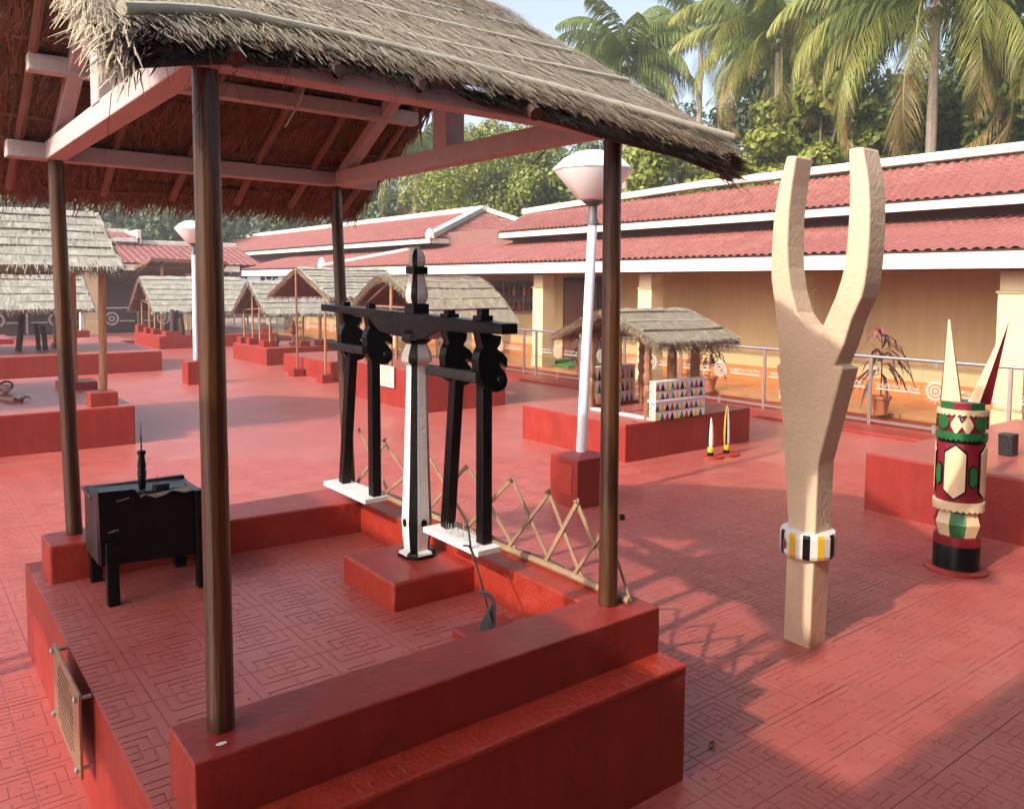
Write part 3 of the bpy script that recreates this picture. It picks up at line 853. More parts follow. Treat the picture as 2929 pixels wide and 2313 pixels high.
for i, ((y0, z0), (y1, z1)) in enumerate(legs):
    bb = MB(); yb = byy[i]
    bb.prism([(x, z + (0.035 if i < 2 else 0.0) * 1.0) for x, z in bkt], lambda a, b_, t: (a - 0.01, t, b_), yb - 0.026, yb + 0.026)
    o = bb.build('carved_bracket', BLACK, sw, bevel=0.007)
    MB().bar((PX + 0.02, y0, z0 + .03), (PX + 0.02, y1, z1), 0.052, 0.048, up=(1, 0, 0)).build('hanger_leg', BLACK, sw, bevel=0.004)
    MB().box(PX - .03, PX + .03, yb - 0.03, yb + 0.03, 1.655, 1.662 + (.012 if i == 0 else .014)).build('peg_collar', BLACK, sw, bevel=.002)
    MB().box(PX - 0.019, PX + 0.019, yb - 0.019, yb + 0.019, 1.65, 1.705 - (0.0 if i != 2 else .012)).build('peg', BLACK, sw, bevel=0.003)
    # eye roundel
    bb = MB(); bb.path([(2.0, yb - 0.027, 1.415 + (0.035 if i < 2 else 0)), (2.0, yb - 0.033, 1.415 + (0.035 if i < 2 else 0))], [0.016, 0.012], 12); bb.build('roundel', BLACKM, sw)
MB().bar((1.885, 4.02, 1.475), (1.885, 3.63, 1.472), 0.034, 0.040).build('tie_slat', BLACKM, sw, bevel=0.006)
MB().bar((1.875, 3.03, 1.432), (1.892, 2.675, 1.428), 0.036, 0.044).build('tie_slat', BLACKM, sw, bevel=0.006)
for y0, y1, z, xl, xr in ((4.10, 3.62, 0.722, 1.875, 2.005), (3.06, 2.64, 0.722, 1.868, 1.985)):
    MB().hexa([(xl, y1, z - .013), (xr, y1 - .0, z - .013), (xr, y0 - .0, z - .013), (xl, y0, z - .013)], [(xl, y1, z + .012), (xr, y1, z + .012), (xr, y0, z + .012), (xl, y0, z + .012)]).build('swing_board', WHITE, sw, bevel=0.003)
    for yy in (y0 - .1, y1 + .09):
        MB().box(1.93, 1.96, yy - .015, yy + .015, z - .03, z - .013).build('peg', BLACK, sw)
nl = MB()
for i in range(26):
    y = random.uniform(2.76, 2.95); x = random.uniform(1.90, 1.97)
    nl.path([(x, y, 0.73), (x + random.uniform(-.01, .01), y + random.uniform(-.012, .012), 0.735 + random.uniform(.02, .05))], [0.0016, 0.0008], 4)
o = nl.build('nails', STEEL, sw); o['kind'] = 'stuff'

# leaning iron rod and curved blade
rod = MB(); rod.path([(1.80, 2.42, ZL + 0.03), (1.845, 2.60, 0.66), (1.865, 2.685, 0.735), (1.872, 2.71, 0.80), (1.868, 2.715, 0.83)], [0.004, 0.0045, 0.0045, 0.004, 0.003], 6)
rod.path([(1.865, 2.685, 0.735), (1.85, 2.68, 0.75), (1.83, 2.69, 0.752)], 0.004, 6)
o = rod.build('iron_rod', IROND, smooth=True)
o['label'] = 'thin black iron rod leaning against the right swing board'; o['category'] = 'rod'
bl = thing('curved_blade', 'small dark hooked iron blade standing on the platform behind the front kerb', 'blade', (1.82, 2.5, ZL + .03))
bp_ = [(-0.040, 0.0), (0.022, 0.0), (0.030, 0.05), (0.030, 0.10), (0.022, 0.135), (0.002, 0.155), (-0.028, 0.160), (-0.052, 0.158), (-0.026, 0.150), (0.000, 0.140), (0.012, 0.118), (0.008, 0.098), (-0.012, 0.07), (-0.032, 0.03)]
ux = Vector((0.79, -0.61, 0)); uy = Vector((0.61, 0.79, 0))
bb = MB(); bb.prism(bp_, lambda a, b_, t: Vector((1.82, 2.5, ZL + 0.03)) + ux * a + uy * t + Vector((0, 0, b_)), -0.006, 0.006); bb.build('blade', IRON, bl, bevel=0.002)
bb = MB()
for z in np.linspace(.02, .10, 6):
    p = Vector((1.82, 2.5, ZL + .03)) + ux * 0.012 - uy * 0.006 + Vector((0, 0, z)); bb.path([p, p - uy * 0.004], 0.004, 6)
bb.build('rivet', IROND, bl)

# ================================================================== BLACK GRINDING CHEST
ch = thing('wooden_stand', 'black wooden box stand on four legs with turned handle and spike, by left post', 'wooden stand', (0.93, 3.9, ZL))
bb = MB()
fr = [(0.705, 0.60), (1.14, 0.575), (1.155, 0.70), (1.125, 0.875), (1.05, 0.868), (1.0, 0.885), (0.965, 0.868), (0.93, 0.862), (0.885, 0.882), (0.868, 0.872), (0.85, 0.905), (0.842, 0.912), (0.70, 0.918)]
bb.prism(fr, lambda a, b_, t: (a, t, b_), 3.745, 3.775); bb.build('front_board', BLACK, ch, bevel=0.003)
MB().box(0.70, 1.125, 4.01, 4.04, 0.58, 0.885).build('back_board', BLACKM, ch, bevel=0.003)
MB().box(0.70, 0.728, 3.776, 4.009, 0.60, 0.895).build('side_board', BLACKM, ch, bevel=0.003)
MB().box(1.10, 1.13, 3.776, 4.009, 0.58, 0.865).build('side_board', BLACK, ch, bevel=0.003)
MB().hexa([(0.695, 3.89, 0.858), (1.13, 3.89, 0.842), (1.13, 4.05, 0.858), (0.69, 4.05, 0.872)], [(0.695, 3.89, 0.872), (1.13, 3.89, 0.856), (1.13, 4.05, 0.876), (0.69, 4.05, 0.888)]).build('top_board', M('worn_black_board', (0.05, 0.05, 0.055), 0.35, var=.5, ns=8, bump=.5, dirt=((.16, .15, .15), 6, .6)), ch, bevel=0.003)
MB().hexa([(.729, 3.776, .70), (1.099, 3.776, .70), (1.099, 3.858, .70), (.729, 3.858, .70)], [(.729, 3.776, .84), (1.099, 3.776, .868), (1.099, 3.858, .868), (.729, 3.858, .84)]).build('inner_block', M('split_wood', (0.13, 0.07, 0.035), 0.8, ns=20, stretch=(1, 8, 8), col2=(.35, .2, .1), bump=.9), ch, bevel=0.004)
for (x, y, tpz) in [(0.745, 3.722, 0.70), (1.115, 3.722, 0.873), (0.745, 4.075, 0.80), (1.112, 4.06, 0.8)]:
    MB().bar((x, y - (0.0 if y > 3.9 else .0), ZL + .001), (x + (0.0), y + (0.022 if y < 3.9 else -.02), tpz), 0.050, 0.048, up=(1, 0, 0)).build('leg', BLACK, ch, bevel=0.004)
for (x0, x1, z) in [(0.735, 0.775, 0.742), (1.09, 1.14, 0.755), (0.77, 0.82, 0.872)]:
    MB().bar((x0, 3.738, z), (x1, 3.738, z + 0.008), 0.004, 0.005).build('iron_staple', STEEL, ch)
bb = MB(); bb.lathe([(0.014, 0.868), (0.017, 0.885), (0.019, 0.905), (0.015, 0.908), (0.019, 0.915), (0.016, 0.920), (0.020, 0.928), (0.017, 0.934), (0.021, 0.945), (0.017, 0.952), (0.019, 0.975), (0.014, 1.01), (0.014, 1.025), (0.020, 1.028), (0.018, 1.042), (0.006, 1.046)], (0.915, 3.92), 12)
bb.build('turned_handle', BLACK, ch, smooth=True, sharp=50)
bb = MB(); bb.path([(0.915, 3.92, 1.04), (0.914, 3.92, 1.10), (0.915, 3.92, 1.172)], [0.0035, 0.0028, 0.001], 6); bb.path([(0.914, 3.92, 1.09), (0.914, 3.92, 1.105)], 0.0045, 6); bb.path([(.915, 3.92, 1.06), (.915, 3.92, 1.066)], .0045, 6)
bb.build('spike', IROND, ch)
MB().bar((0.955, 3.88, 0.876), (1.02, 3.90, 0.872), 0.03, 0.028).build('wedge', BLACKM, ch, bevel=0.003)
bb = MB(); bb.path([(0.978, 3.91, 0.88), (0.978, 3.91, 0.925)], [0.002, 0.001], 5); bb.build('spike', IROND, ch)

# ================================================================== BAMBOO LATTICE on right kerb
lat = thing('bamboo_lattice', 'low crossed bamboo lattice fence standing on the right kerb of nearest platform', 'lattice fence', (2.2, 3.2, ZK))
tops = [4.33, 4.01, 3.56, 3.20, 2.856, 2.60, 2.417, 2.20]
zl0 = ZK + 0.012
def slat(p0, p1, w=0.013, th=0.006, m=BAMBB):
    MB().bar(p0, p1, w, th, up=(1, 0, 0)).build('slat', m, lat, bevel=0.0015)
LATB = M('split_bamboo', (0.25, 0.145, 0.08), 0.6, ns=10, col2=(0.40, 0.26, 0.155), bump=.4, dirt=((.18, .09, .06), 8, .5))
for i in range(len(tops) - 1):
    a, c = tops[i], tops[i + 1]
    for (yt, yb, dx) in ((a, c - (c - tops[min(i + 2, len(tops) - 1)]) * 0.15, 0.004), (c, a + 0.02, -0.004)):
        ztop = 0.925 + random.uniform(-.02, .03)
        slat((2.2 + dx, yt - (0.02 if dx > 0 else -0.02) * 0, ztop), (2.2 + dx, yb, zl0), random.uniform(.015, .021), .007, LATB)
bb = MB(); bb.path([(2.197, y, ZK + 0.014 + 0.003 * sin(8 * y)) for y in np.linspace(4.36, 2.115, 14)], [0.015] * 14, 8); bb.build('foot_rail', LATB, lat, smooth=True)
bb = MB(); bb.path([(2.205, y, ZK + 0.03 + 0.006 * sin(15 * y)) for y in np.linspace(4.2, 2.5, 20)], 0.006, 5); bb.build('binding', BAMBD, lat)
slat((2.205, 2.235, 0.83), (2.20, 2.115, ZK + 0.01), .011, .006, LATB)
for y in (4.01, 3.56, 2.856, 2.60, 2.417):
    bb = MB(); bb.path([(2.192, y - .012, 0.93), (2.205, y, 0.942), (2.192, y + .012, 0.93)], 0.006, 5); bb.build('lashing', BAMBD if y != 2.417 else LATB, lat)
# small black socket on right post
bb = MB(); bb.path([(2.16, 2.14, 0.94), (2.175, 2.13, 0.94)], 0.012, 8); o = bb.build('socket', BLACK, sh)

# ================================================================== FORKED POST
fk = thing('forked_post', 'tall tan forked post with two curved prongs and a striped collar', 'forked post', (3.69, 2.33, 0))
fpoly = [(2.40, -0.02), (2.392, 0.60), (2.444, 1.144), (2.485, 1.392), (2.487, 1.402), (2.466, 1.410), (2.486, 1.56), (2.507, 1.707), (2.530, 1.83), (2.535, 1.90), (2.534, 2.0), (2.529, 2.118), (2.516, 2.22), (2.50, 2.312), (2.461, 2.452),
         (2.405, 2.446), (2.427, 2.306), (2.437, 2.21), (2.442, 2.114), (2.441, 2.0), (2.434, 1.897), (2.413, 1.784), (2.375, 1.673), (2.325, 1.615), (2.252, 1.572),
         (2.205, 1.68), (2.172, 1.755), (2.148, 1.83), (2.134, 1.893), (2.123, 2.0), (2.119, 2.097), (2.116, 2.19), (2.118, 2.278), (2.130, 2.446),
         (2.060, 2.448), (2.034, 2.33), (2.024, 2.269), (2.015, 2.17), (2.013, 2.091), (2.014, 1.99), (2.019, 1.892), (2.027, 1.82), (2.041, 1.753), (2.087, 1.647), (2.124, 1.52), (2.164, 1.424), (2.122, 1.420), (2.122, 1.408), (2.235, 0.93), (2.238, 0.593), (2.25, -0.02)]
bb = MB(); bb.prism(fpoly, lambda a, b_, t: (t, a, b_), 3.615, 3.765); bb.build('post', TAN, fk, bevel=0.010)
cols = [0, 1, 0, 2, 0, 1, 0, 2, 0, 1, 0, 2, 0, 1, 0, 2]
angc = [radians(187 + 15 * k) for k in range(24)]
bb = MB()
def colf(i, k): return 0 if k < 0 else cols[(k + 1) % 16]
bb.lathe([(0.128, 0.455), (0.136, 0.475), (0.136, 0.565), (0.130, 0.582), (0.06, 0.588)], (3.69, 2.322), ang=angc, mfn=lambda i, k: 0 if (k < 0 or i >= 3) else cols[k % 4])
bb.build('collar', [WHITE, BLACK, YELLOW], fk, bevel=0.004)
# brown stain of rust on the collar
MB().add([(3.553, 2.36, .49), (3.5525, 2.372, .50), (3.553, 2.378, .53), (3.5535, 2.366, .545), (3.5525, 2.355, .52)], [(0, 1, 2, 3, 4)]).build('rust_stain', CLAYB, fk)
struct_m = None
# cement skirt at its foot
MB().lathe([(0.15, -0.004), (0.145, 0.0015), (0.10, 0.004)], (3.69, 2.33), 14).build('foot_skirt', FLOOR, fk, smooth=True)

# ================================================================== TOTEM POST
tt = thing('totem_post', 'carved painted post in maroon, green and cream with two pointed horns', 'totem post', (5.435, 2.36, 0), rot=(radians(-0.6), radians(1.6), radians(0)))
R0 = 0.138
def ring(name, prof, m, n=24, smooth=True, **k):
    bb = MB(); bb.lathe(prof, (0, 0), n, **k); return bb.build(name, m, tt, smooth=smooth, sharp=35)
ring('base_band', [(R0, -0.02), (R0, 0.165), (R0 - .002, 0.17)], BLACK)
ring('red_band', [(R0 - .002, 0.17), (R0, 0.175), (R0 - .001, 0.228)], MAROON)
# faceted waist with cream and green faces
bb = MB(); bb.lathe([(0.120, 0.228), (0.122, 0.24), (0.145, 0.31), (0.122, 0.38), (0.122, 0.39)], (0, 0), ang=[atan2(-2.36, -5.435) + radians(-20 + 40 * k) for k in range(9)], mfn=lambda i, k: [1, 0, 2, 1, 0, 2, 1, 2, 0][k] if k >= 0 else 0)
bb.build('faceted_waist', [CREAM, GREEN, MAROON], tt, bevel=0.003)
def toothed(z0, z1, r, teeth, m, down=True, name='toothed_ring'):
    bb = MB(); n = teeth * 2; vs = []
    for k in range(n):
        a = 2 * pi * k / n; vs.append((r * cos(a), r * sin(a), z1))
    for k in range(n):
        a = 2 * pi * k / n; vs.append((r * cos(a), r * sin(a), z0 + (0.010 if k % 2 else -0.004)))
    fs = [(k, (k + 1) % n, n + (k + 1) % n, n + k) for k in range(n)]
    bb.add(vs, fs); i = r - 0.02
    vs2 = [(i * cos(2 * pi * k / n), i * sin(2 * pi * k / n), z1 + 0.002) for k in range(n)] + [(i * cos(2 * pi * k / n), i * sin(2 * pi * k / n), z0) for k in range(n)]
    b2 = len(bb.v); bb.v += vs2
    for k in range(n):
        bb.f.append([k, (k + 1) % n, b2 + (k + 1) % n, b2 + k]); bb.m.append(0)
        bb.f.append([n + k, n + (k + 1) % n, b2 + n + (k + 1) % n, b2 + n + k]); bb.m.append(0)
    return bb.build(name, m, tt)
toothed(0.395, 0.452, R0 + 0.012, 26, CREAM)
ring('trunk', [(R0 - .006, 0.44), (R0, 0.455), (R0, 0.80), (R0 - .004, 0.835)], MAROON)
def cpatch(name, m, th0, hw, zc, hh, r, shape, cols_=10):
    """panel bent round the trunk; shape(u)->half height factor for u in -1..1"""
    bb = MB(); vs = []
    for k in range(cols_ + 1):
        u = -1 + 2 * k / cols_; a = th0 + hw * u; h_ = hh * shape(u)
        vs.append((r * cos(a), r * sin(a), zc - h_)); vs.append((r * cos(a), r * sin(a), zc + h_))
    n = len(vs)
    vs += [(p[0] * .955, p[1] * .955, p[2]) for p in vs]
    fs = [(2 * k, 2 * k + 2, 2 * k + 3, 2 * k + 1) for k in range(cols_)]
    fs += [(2 * k, n + 2 * k, n + 2 * k + 2, 2 * k + 2) for k in range(cols_)] + [(2 * k + 1, 2 * k + 3, n + 2 * k + 3, n + 2 * k + 1) for k in range(cols_)]
    bb.add(vs, fs); return bb.build(name, m, tt)
hexs = lambda u: 1.0 - 0.30 * abs(u)
view = atan2(-2.36, -5.435)
for th in (view - radians(12), view + radians(74), view - radians(98), view + radians(165)):
    cpatch('panel_outline', BLACK, th, 0.50, 0.645, 0.178, R0 + 0.0035, hexs)
    cpatch('cream_panel', CREAM, th, 0.42, 0.645, 0.166, R0 + 0.009, hexs)
for th in (view + radians(31), view - radians(55), view + radians(120)):
    cpatch('panel_outline', BLACK, th, 0.20, 0.62, 0.078, R0 + 0.0038, lambda u: 1 - .35 * abs(u))
    cpatch('green_panel', GREEN, th, 0.155, 0.62, 0.066, R0 + 0.010, lambda u: 1 - .35 * abs(u))
ring('black_line', [(R0 + .002, 0.825), (R0 + .004, 0.83), (R0 + .004, 0.845), (R0, 0.85)], BLACK)
toothed(0.845, 0.892, R0 + 0.010, 30, GREEN)
ring('neck', [(R0 - 0.012, 0.885), (R0 + 0.002, 0.93), (R0 + .002, 0.97), (R0 - 0.010, 1.0)], MAROON)
dia = lambda u: 1.0 - 0.85 * abs(u)
for k, th in enumerate([view - radians(13), view + radians(13)]):
    cpatch('cream_diamond', CREAM, th, 0.22, 0.942, 0.062, R0 + 0.007, dia)
for th in (view - radians(47), view + radians(47), view + radians(100), view - radians(100)):
    cpatch('green_boss', GREEN, th, 0.28, 0.955, 0.045, R0 + 0.010, lambda u: sqrt(max(0.05, 1 - u * u)))
toothed(1.0, 1.034, R0 + 0.010, 30, CREAM)
bb = MB(); bb.lathe([(R0 - 0.004, 1.02), (R0 - 0.004, 1.082)], (0, 0), 8, mfn=lambda i, k: (k % 2) if k >= 0 else 2)
bb.build('head_band', [MAROON, GREEN, IRON], tt, bevel=0.003)
bb = MB(); bb.path([(R0 * cos(view) * 1.07, R0 * sin(view) * 1.07, .955 + .016 * cos(t) + .03) if 0 else (R0 * 1.08 * cos(view + 0.09 * sin(t)), R0 * 1.08 * sin(view + 0.09 * sin(t)), 0.985 + .016 * cos(t)) for t in np.linspace(0, 2 * pi, 11)], 0.0025, 5); bb.build('wire_ring', IROND, tt)
rr = Vector((sin(YAW), -cos(YAW), 0)); ff = Vector((cos(YAW), sin(YAW), 0))
rr = Vector((-sin(view), cos(view), 0)) * 1.0
nv = Vector((cos(view), sin(view), 0))            # toward the camera
def horn(sx, tip, z1, w, rz=0.0):
    c = rr * sx
    o1, o2 = (-1, 1)
    bb = MB()
    base = [c - rr * w + nv * 0.05, c + rr * w + nv * 0.05, c + rr * w * 1.15 - nv * 0.05, c - rr * w * 1.15 - nv * 0.05]
    if rz:
        Rz = Matrix.Rotation(rz, 3, 'Z'); base = [c + Rz @ (p - c) for p in base]
    tipc = rr * tip
    top = [tipc - rr * .006 + nv * .008, tipc + rr * .006 + nv * .008, tipc + rr * .006 - nv * .008, tipc - rr * .006 - nv * .008]
    n0 = len(bb.v)
    bb.v += [tuple(p + Vector((0, 0, 1.07))) for p in base] + [tuple(p + Vector((0, 0, z1))) for p in top]
    for f, mi_ in (((0, 1, 5, 4), 0), ((1, 2, 6, 5), 1), ((2, 3, 7, 6), 1), ((3, 0, 4, 7), 2), ((4, 5, 6, 7), 0), ((3, 2, 1, 0), 0)):
        bb.f.append(list(f)); bb.m.append(mi_)
    return bb.build('horn', [CREAM, MAROON, BLACK], tt, bevel=0.003)
sgn = 1 if rr.dot(Vector((sin(YAW), -cos(YAW), 0))) > 0 else -1
horn(-0.068 * sgn, -0.100 * sgn, 1.60, 0.056)
horn(0.085 * sgn, 0.225 * sgn, 1.60, 0.042, radians(-38))
MB().lathe([(0.19, -0.02), (0.188, 0.012), (0.175, 0.02), (0.14, 0.021)], (0, 0), 18).build('foot_collar', REDD, tt, smooth=True)

# ================================================================== LAMPS
def make_lamp(loc, label, door=True, lean=(0, 0)):
    t = thing('lamp_post', label, 'lamp', loc, 'white lamp posts on red bases')
    x, y, _ = loc
    rough_box(x - 0.19, x + 0.19, y - 0.17, y + 0.17, -0.01, 0.40, 'base', RED, t)
    MB().hexa([(x - .188, y - .168, .398), (x + .188, y - .168, .398), (x + .188, y + .168, .398), (x - .188, y + .168, .398)],
              [(x - .06, y - .06, .425), (x + .06, y - .06, .425), (x + .06, y + .06, .425), (x - .06, y + .06, .425)]).build('base_cap', RED, t)
    if door:
        d = MB().box(x - 0.196, x - 0.185, y - 0.11, y + 0.07, 0.10, 0.345).build('access_door', REDD, t, bevel=0.003)
        MB().box(x - .1985, x - .1915, y - .095, y - .085, .2, .24).build('latch', REDD, d)
    MB().path([(x, y, .41), (x + lean[0] * .5, y + lean[1] * .5, 1.35), (x + lean[0], y + lean[1], 2.30)], [0.043, 0.041, 0.039], 16).build('pole', WHITEP, t, smooth=True)
    x += lean[0]; y += lean[1]
    MB().lathe([(0.046, 2.29), (0.046, 2.33), (0.036, 2.345), (0.036, 2.44), (0.05, 2.455), (0.085, 2.475), (0.085, 2.485)], (x, y), 16).build('neck', IRON, t, smooth=True, sharp=35)
    MB().lathe([(0.10, 2.487), (0.13, 2.50), (0.315, 2.715), (0.325, 2.735), (0.322, 2.75), (0.24, 2.825), (0.14, 2.875), (0.05, 2.89)], (x, y), 10, cap=True).build('lamp_shade', LAMPW, t, smooth=True, sharp=28)
    MB().lathe([(0.328, 2.726), (0.331, 2.735), (0.328, 2.746)], (x, y), 10, cap=False).build('shade_rim', LAMPW, t, smooth=True, sharp=28)
    return t
make_lamp((4.58, 4.995, 0), 'white lamp post with opal shade, close behind the right brown post of the nearest shelter', True, (.055, -.042))
make_lamp((4.45, 15.03, 0), 'white lamp post further off, seen left of the nearest brown post', False)
make_lamp((4.57, 26.2, 0), 'white lamp pole far back, shade hidden behind grey thatch at far left', False)

# ================================================================== PLATFORMS
def platform(name_label, x0, x1, y0, y1, h, blocks=(), m=RED):
    t = thing('display_platform', name_label, 'platform', ((x0 + x1) / 2, (y0 + y1) / 2, 0), 'red painted display platforms')
    rough_box(x0, x1, y0, y1, -0.02, h - 0.002, 'base', m, t, cell=.12, amp=.003, edge=.008)
    MB().box(x0 + .015, x1 - .015, y0 + .015, y1 - .015, h - 0.01, h).build('deck', CT, t)
    for (bx, by, s, bh) in blocks:
        MB().box(bx - s, bx + s, by - s, by + s, h - 0.005, h + bh).build('post_block', m, t, bevel=0.008)
    return t

# ================================================================== FAR THATCHED HUTS
def hut(label, axis, u0, u1, c, hw, ze, zr, p=1.0, thick=0.07, posts=(), pz=0.4, m=STRAWG, nb=2600, nbat=5, pr=0.028, pm=WOODL, bat=True, bw=0.012, name='thatched_hut', group='thatched display huts', gable=True, skew=0.0, under=STRAWU, botz=None, ls=1.0):
    """ridge runs along axis between u0 and u1; c = ridge line position on the other axis; hw half width"""
    def P(u, v, z): return (u, v, z) if axis == 'x' else (v, u, z)
    mid = P((u0 + u1) / 2, c, 0)
    t = thing(name, label, 'hut', (mid[0], mid[1], pz), group)
    def zf(s): return ze + (zr - ze) * (1 - abs(s) ** p)
    nL, nP = 14, 20
    vs = []; W_ = nP + 1
    for lay in (0, 1):
        for i in range(nL + 1):
            u = u0 + (u1 - u0) * i / nL
            for j in range(nP + 1):
                s = -1 + 2 * j / nP
                vs.append(P(u + .012 * sin(5 * s + i), c + s * hw, zf(s) + (0.012 * sin(i * 2.3 + j * 1.7) if lay == 0 else -thick)))
    nn_ = (nL + 1) * W_; fs_ = []; 
    b_ = MB()
    for i in range(nL):
        for j in range(nP):
            a = i * W_ + j; fs_.append((a, a + W_, a + W_ + 1, a + 1))
    b_.add(vs, fs_, 0)
    f2 = []
    for i in range(nL):
        for j in range(nP):
            a = nn_ + i * W_ + j; f2.append((a, a + 1, a + W_ + 1, a + W_))
        a = i * W_; f2.append((a, nn_ + a, nn_ + a + W_, a + W_)); a += nP; f2.append((a, a + W_, nn_ + a + W_, nn_ + a))
    for j in range(nP):
        f2.append((j, j + 1, nn_ + j + 1, nn_ + j)); a = nL * W_ + j; f2.append((a, nn_ + a, nn_ + a + 1, a + 1))
    for f in f2: b_.f.append(list(f)); b_.m.append(1)
    b_.build('thatch', [THATCHT if m is STRAWG else STRAW, THATCHB], t)
    # straw
    n = nb
    u = RNG.uniform(u0 - .01, u1 + .01, n); s = RNG.uniform(-1, 1, n)
    z = ze + (zr - ze) * (1 - np.abs(s) ** p)
    dz = -(zr - ze) * p * np.abs(s) ** (p - 1) / hw
    sg = np.sign(s)
    sc = (u1 - u0) / 2.5
    lift = RNG.uniform(0.0, 0.014, n)
    A = np.stack([u, c + s * hw, z + lift], 1)
    Dv = np.stack([RNG.normal(skew, .16, n), sg, dz + RNG.normal(0, .05, n)], 1)
    Nv = np.stack([np.zeros(n), -dz * sg, np.ones(n)], 1); Nv /= np.linalg.norm(Nv, axis=1, keepdims=True)
    if axis == 'y':
        A = A[:, [1, 0, 2]]; Dv = Dv[:, [1, 0, 2]]; Nv = Nv[:, [1, 0, 2]]
    q_ = blades(A, Dv, Nv, RNG.uniform(.08, .19, n) * ls, RNG.uniform(bw * .6, bw * 1.3, n), RNG.normal(0, .03, n))
    blade_mesh('straw', q_, m, t)
    # eave fringe and gable verge, plus dark underside straw
    n = nb // 3
    u = RNG.uniform(u0, u1, n); sg = np.where(RNG.random(n) < .5, -1.0, 1.0)
    A = np.stack([u, c + sg * hw * RNG.uniform(.94, 1.0, n), ze - RNG.uniform(-.02, thick, n)], 1)
    Dv = np.stack([RNG.normal(0, .2, n), sg, -RNG.uniform(.4, 1.6, n)], 1)
    Nv = np.tile([[0.1, .6, .7]], (n, 1))
    if axis == 'y': A = A[:, [1, 0, 2]]; Dv = Dv[:, [1, 0, 2]]; Nv = Nv[:, [1, 0, 2]]
    blade_mesh('straw_fringe', blades(A, Dv, Nv, RNG.uniform(.03, .08, n) * ls, RNG.uniform(bw * .5, bw, n), np.zeros(n)), m, t)
    if gable:
        n = nb // 2
        e = np.where(RNG.random(n) < .6, u0, u1); s = RNG.uniform(-1, 1, n)
        z = ze + (zr - ze) * (1 - np.abs(s) ** p) - RNG.uniform(0, thick * 1.3, n)
        A = np.stack([e + RNG.uniform(-.02, .05, n) * np.where(e == u0, 1, -1), c + s * hw, z], 1)
        Dv = np.stack([np.where(e == u0, -1, 1) * RNG.uniform(.1, .8, n), np.sign(s) * RNG.uniform(.3, 1, n), -RNG.uniform(.2, .9, n)], 1)
        Nv = np.tile([[.5, .3, .7]], (n, 1))
        if axis == 'y': A = A[:, [1, 0, 2]]; Dv = Dv[:, [1, 0, 2]]; Nv = Nv[:, [1, 0, 2]]
        blade_mesh('straw_verge', blades(A, Dv, Nv, RNG.uniform(.04, .09, n) * ls, RNG.uniform(bw * .5, bw, n), np.zeros(n)), STRAW, t)
        n = nb // 2
        u = RNG.uniform(u0, u1, n); s = RNG.uniform(-1, 1, n)
        z = ze + (zr - ze) * (1 - np.abs(s) ** p) - thick - RNG.uniform(0, .05, n)
        A = np.stack([u, c + s * hw, z], 1); Dv = np.stack([RNG.normal(0, .5, n), np.sign(s), -RNG.uniform(.5, 1.2, n)], 1)
        if axis == 'y': A = A[:, [1, 0, 2]]; Dv = Dv[:, [1, 0, 2]]
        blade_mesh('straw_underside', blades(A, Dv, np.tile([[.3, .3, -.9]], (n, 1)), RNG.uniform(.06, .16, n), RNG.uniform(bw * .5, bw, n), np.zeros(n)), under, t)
    # battens on both slopes
    if bat:
        for sg in (-1, 1):
            for k_ in range(nbat):
                s = sg * (0.10 + 0.84 * (k_ + .3) / nbat)
                pts = [P(u_, c + s * hw + .006 * sin(3 * u_ + k_), zf(s) + .012 + .006 * sin(4 * u_ + k_)) for u_ in np.linspace(u0 + .04, u1 - .04, 8)]
                MB().path(pts, 0.011 if k_ < nbat - 1 else .014, 6).build('batten', BAMB if k_ % 2 else BAMBD, t, smooth=True)
    zb_ = pz if botz is None else botz
    for (px_, py_) in posts:
        s = ((py_ if axis == 'x' else px_) - c) / hw
        lean = random.uniform(-.02, .02)
        MB().path([(px_, py_, zb_ - .01), (px_ + lean * .5, py_, (zb_ + zf(s)) / 2), (px_ + lean, py_, zf(min(1, max(-1, s))) - thick * .6)], [pr, pr * .95, pr * .9], 9).build('post', pm, t, smooth=True)
    if posts:
        ys = sorted(set(round(q[1] if axis == 'x' else q[0], 2) for q in posts))
        for yv in ys:
            s = (yv - c) / hw
            MB().path([P(u0 + .05, yv, zf(s) - thick - .01), P(u1 - .05, yv, zf(s) - thick - .01)], pr * .8, 7).build('wall_plate', BAMBB, t, smooth=True)
        us = sorted(set(round(q[0] if axis == 'x' else q[1], 2) for q in posts))
        for uv in (us[0], us[-1]):
            s0, s1 = (ys[0] - c) / hw, (ys[-1] - c) / hw
            MB().path([P(uv, ys[0], zf(s0) - thick - .03), P(uv, ys[-1], zf(s1) - thick - .03)], pr * .7, 7).build('tie_beam', BAMBB, t, smooth=True)
            for yv in (ys[0], ys[-1]):
                MB().path([P(uv, yv, zf((yv - c) / hw) - thick - .02), P(uv, c, zr - thick - .02)], pr * .7, 7).build('rafter', BAMBB, t, smooth=True)
    return t

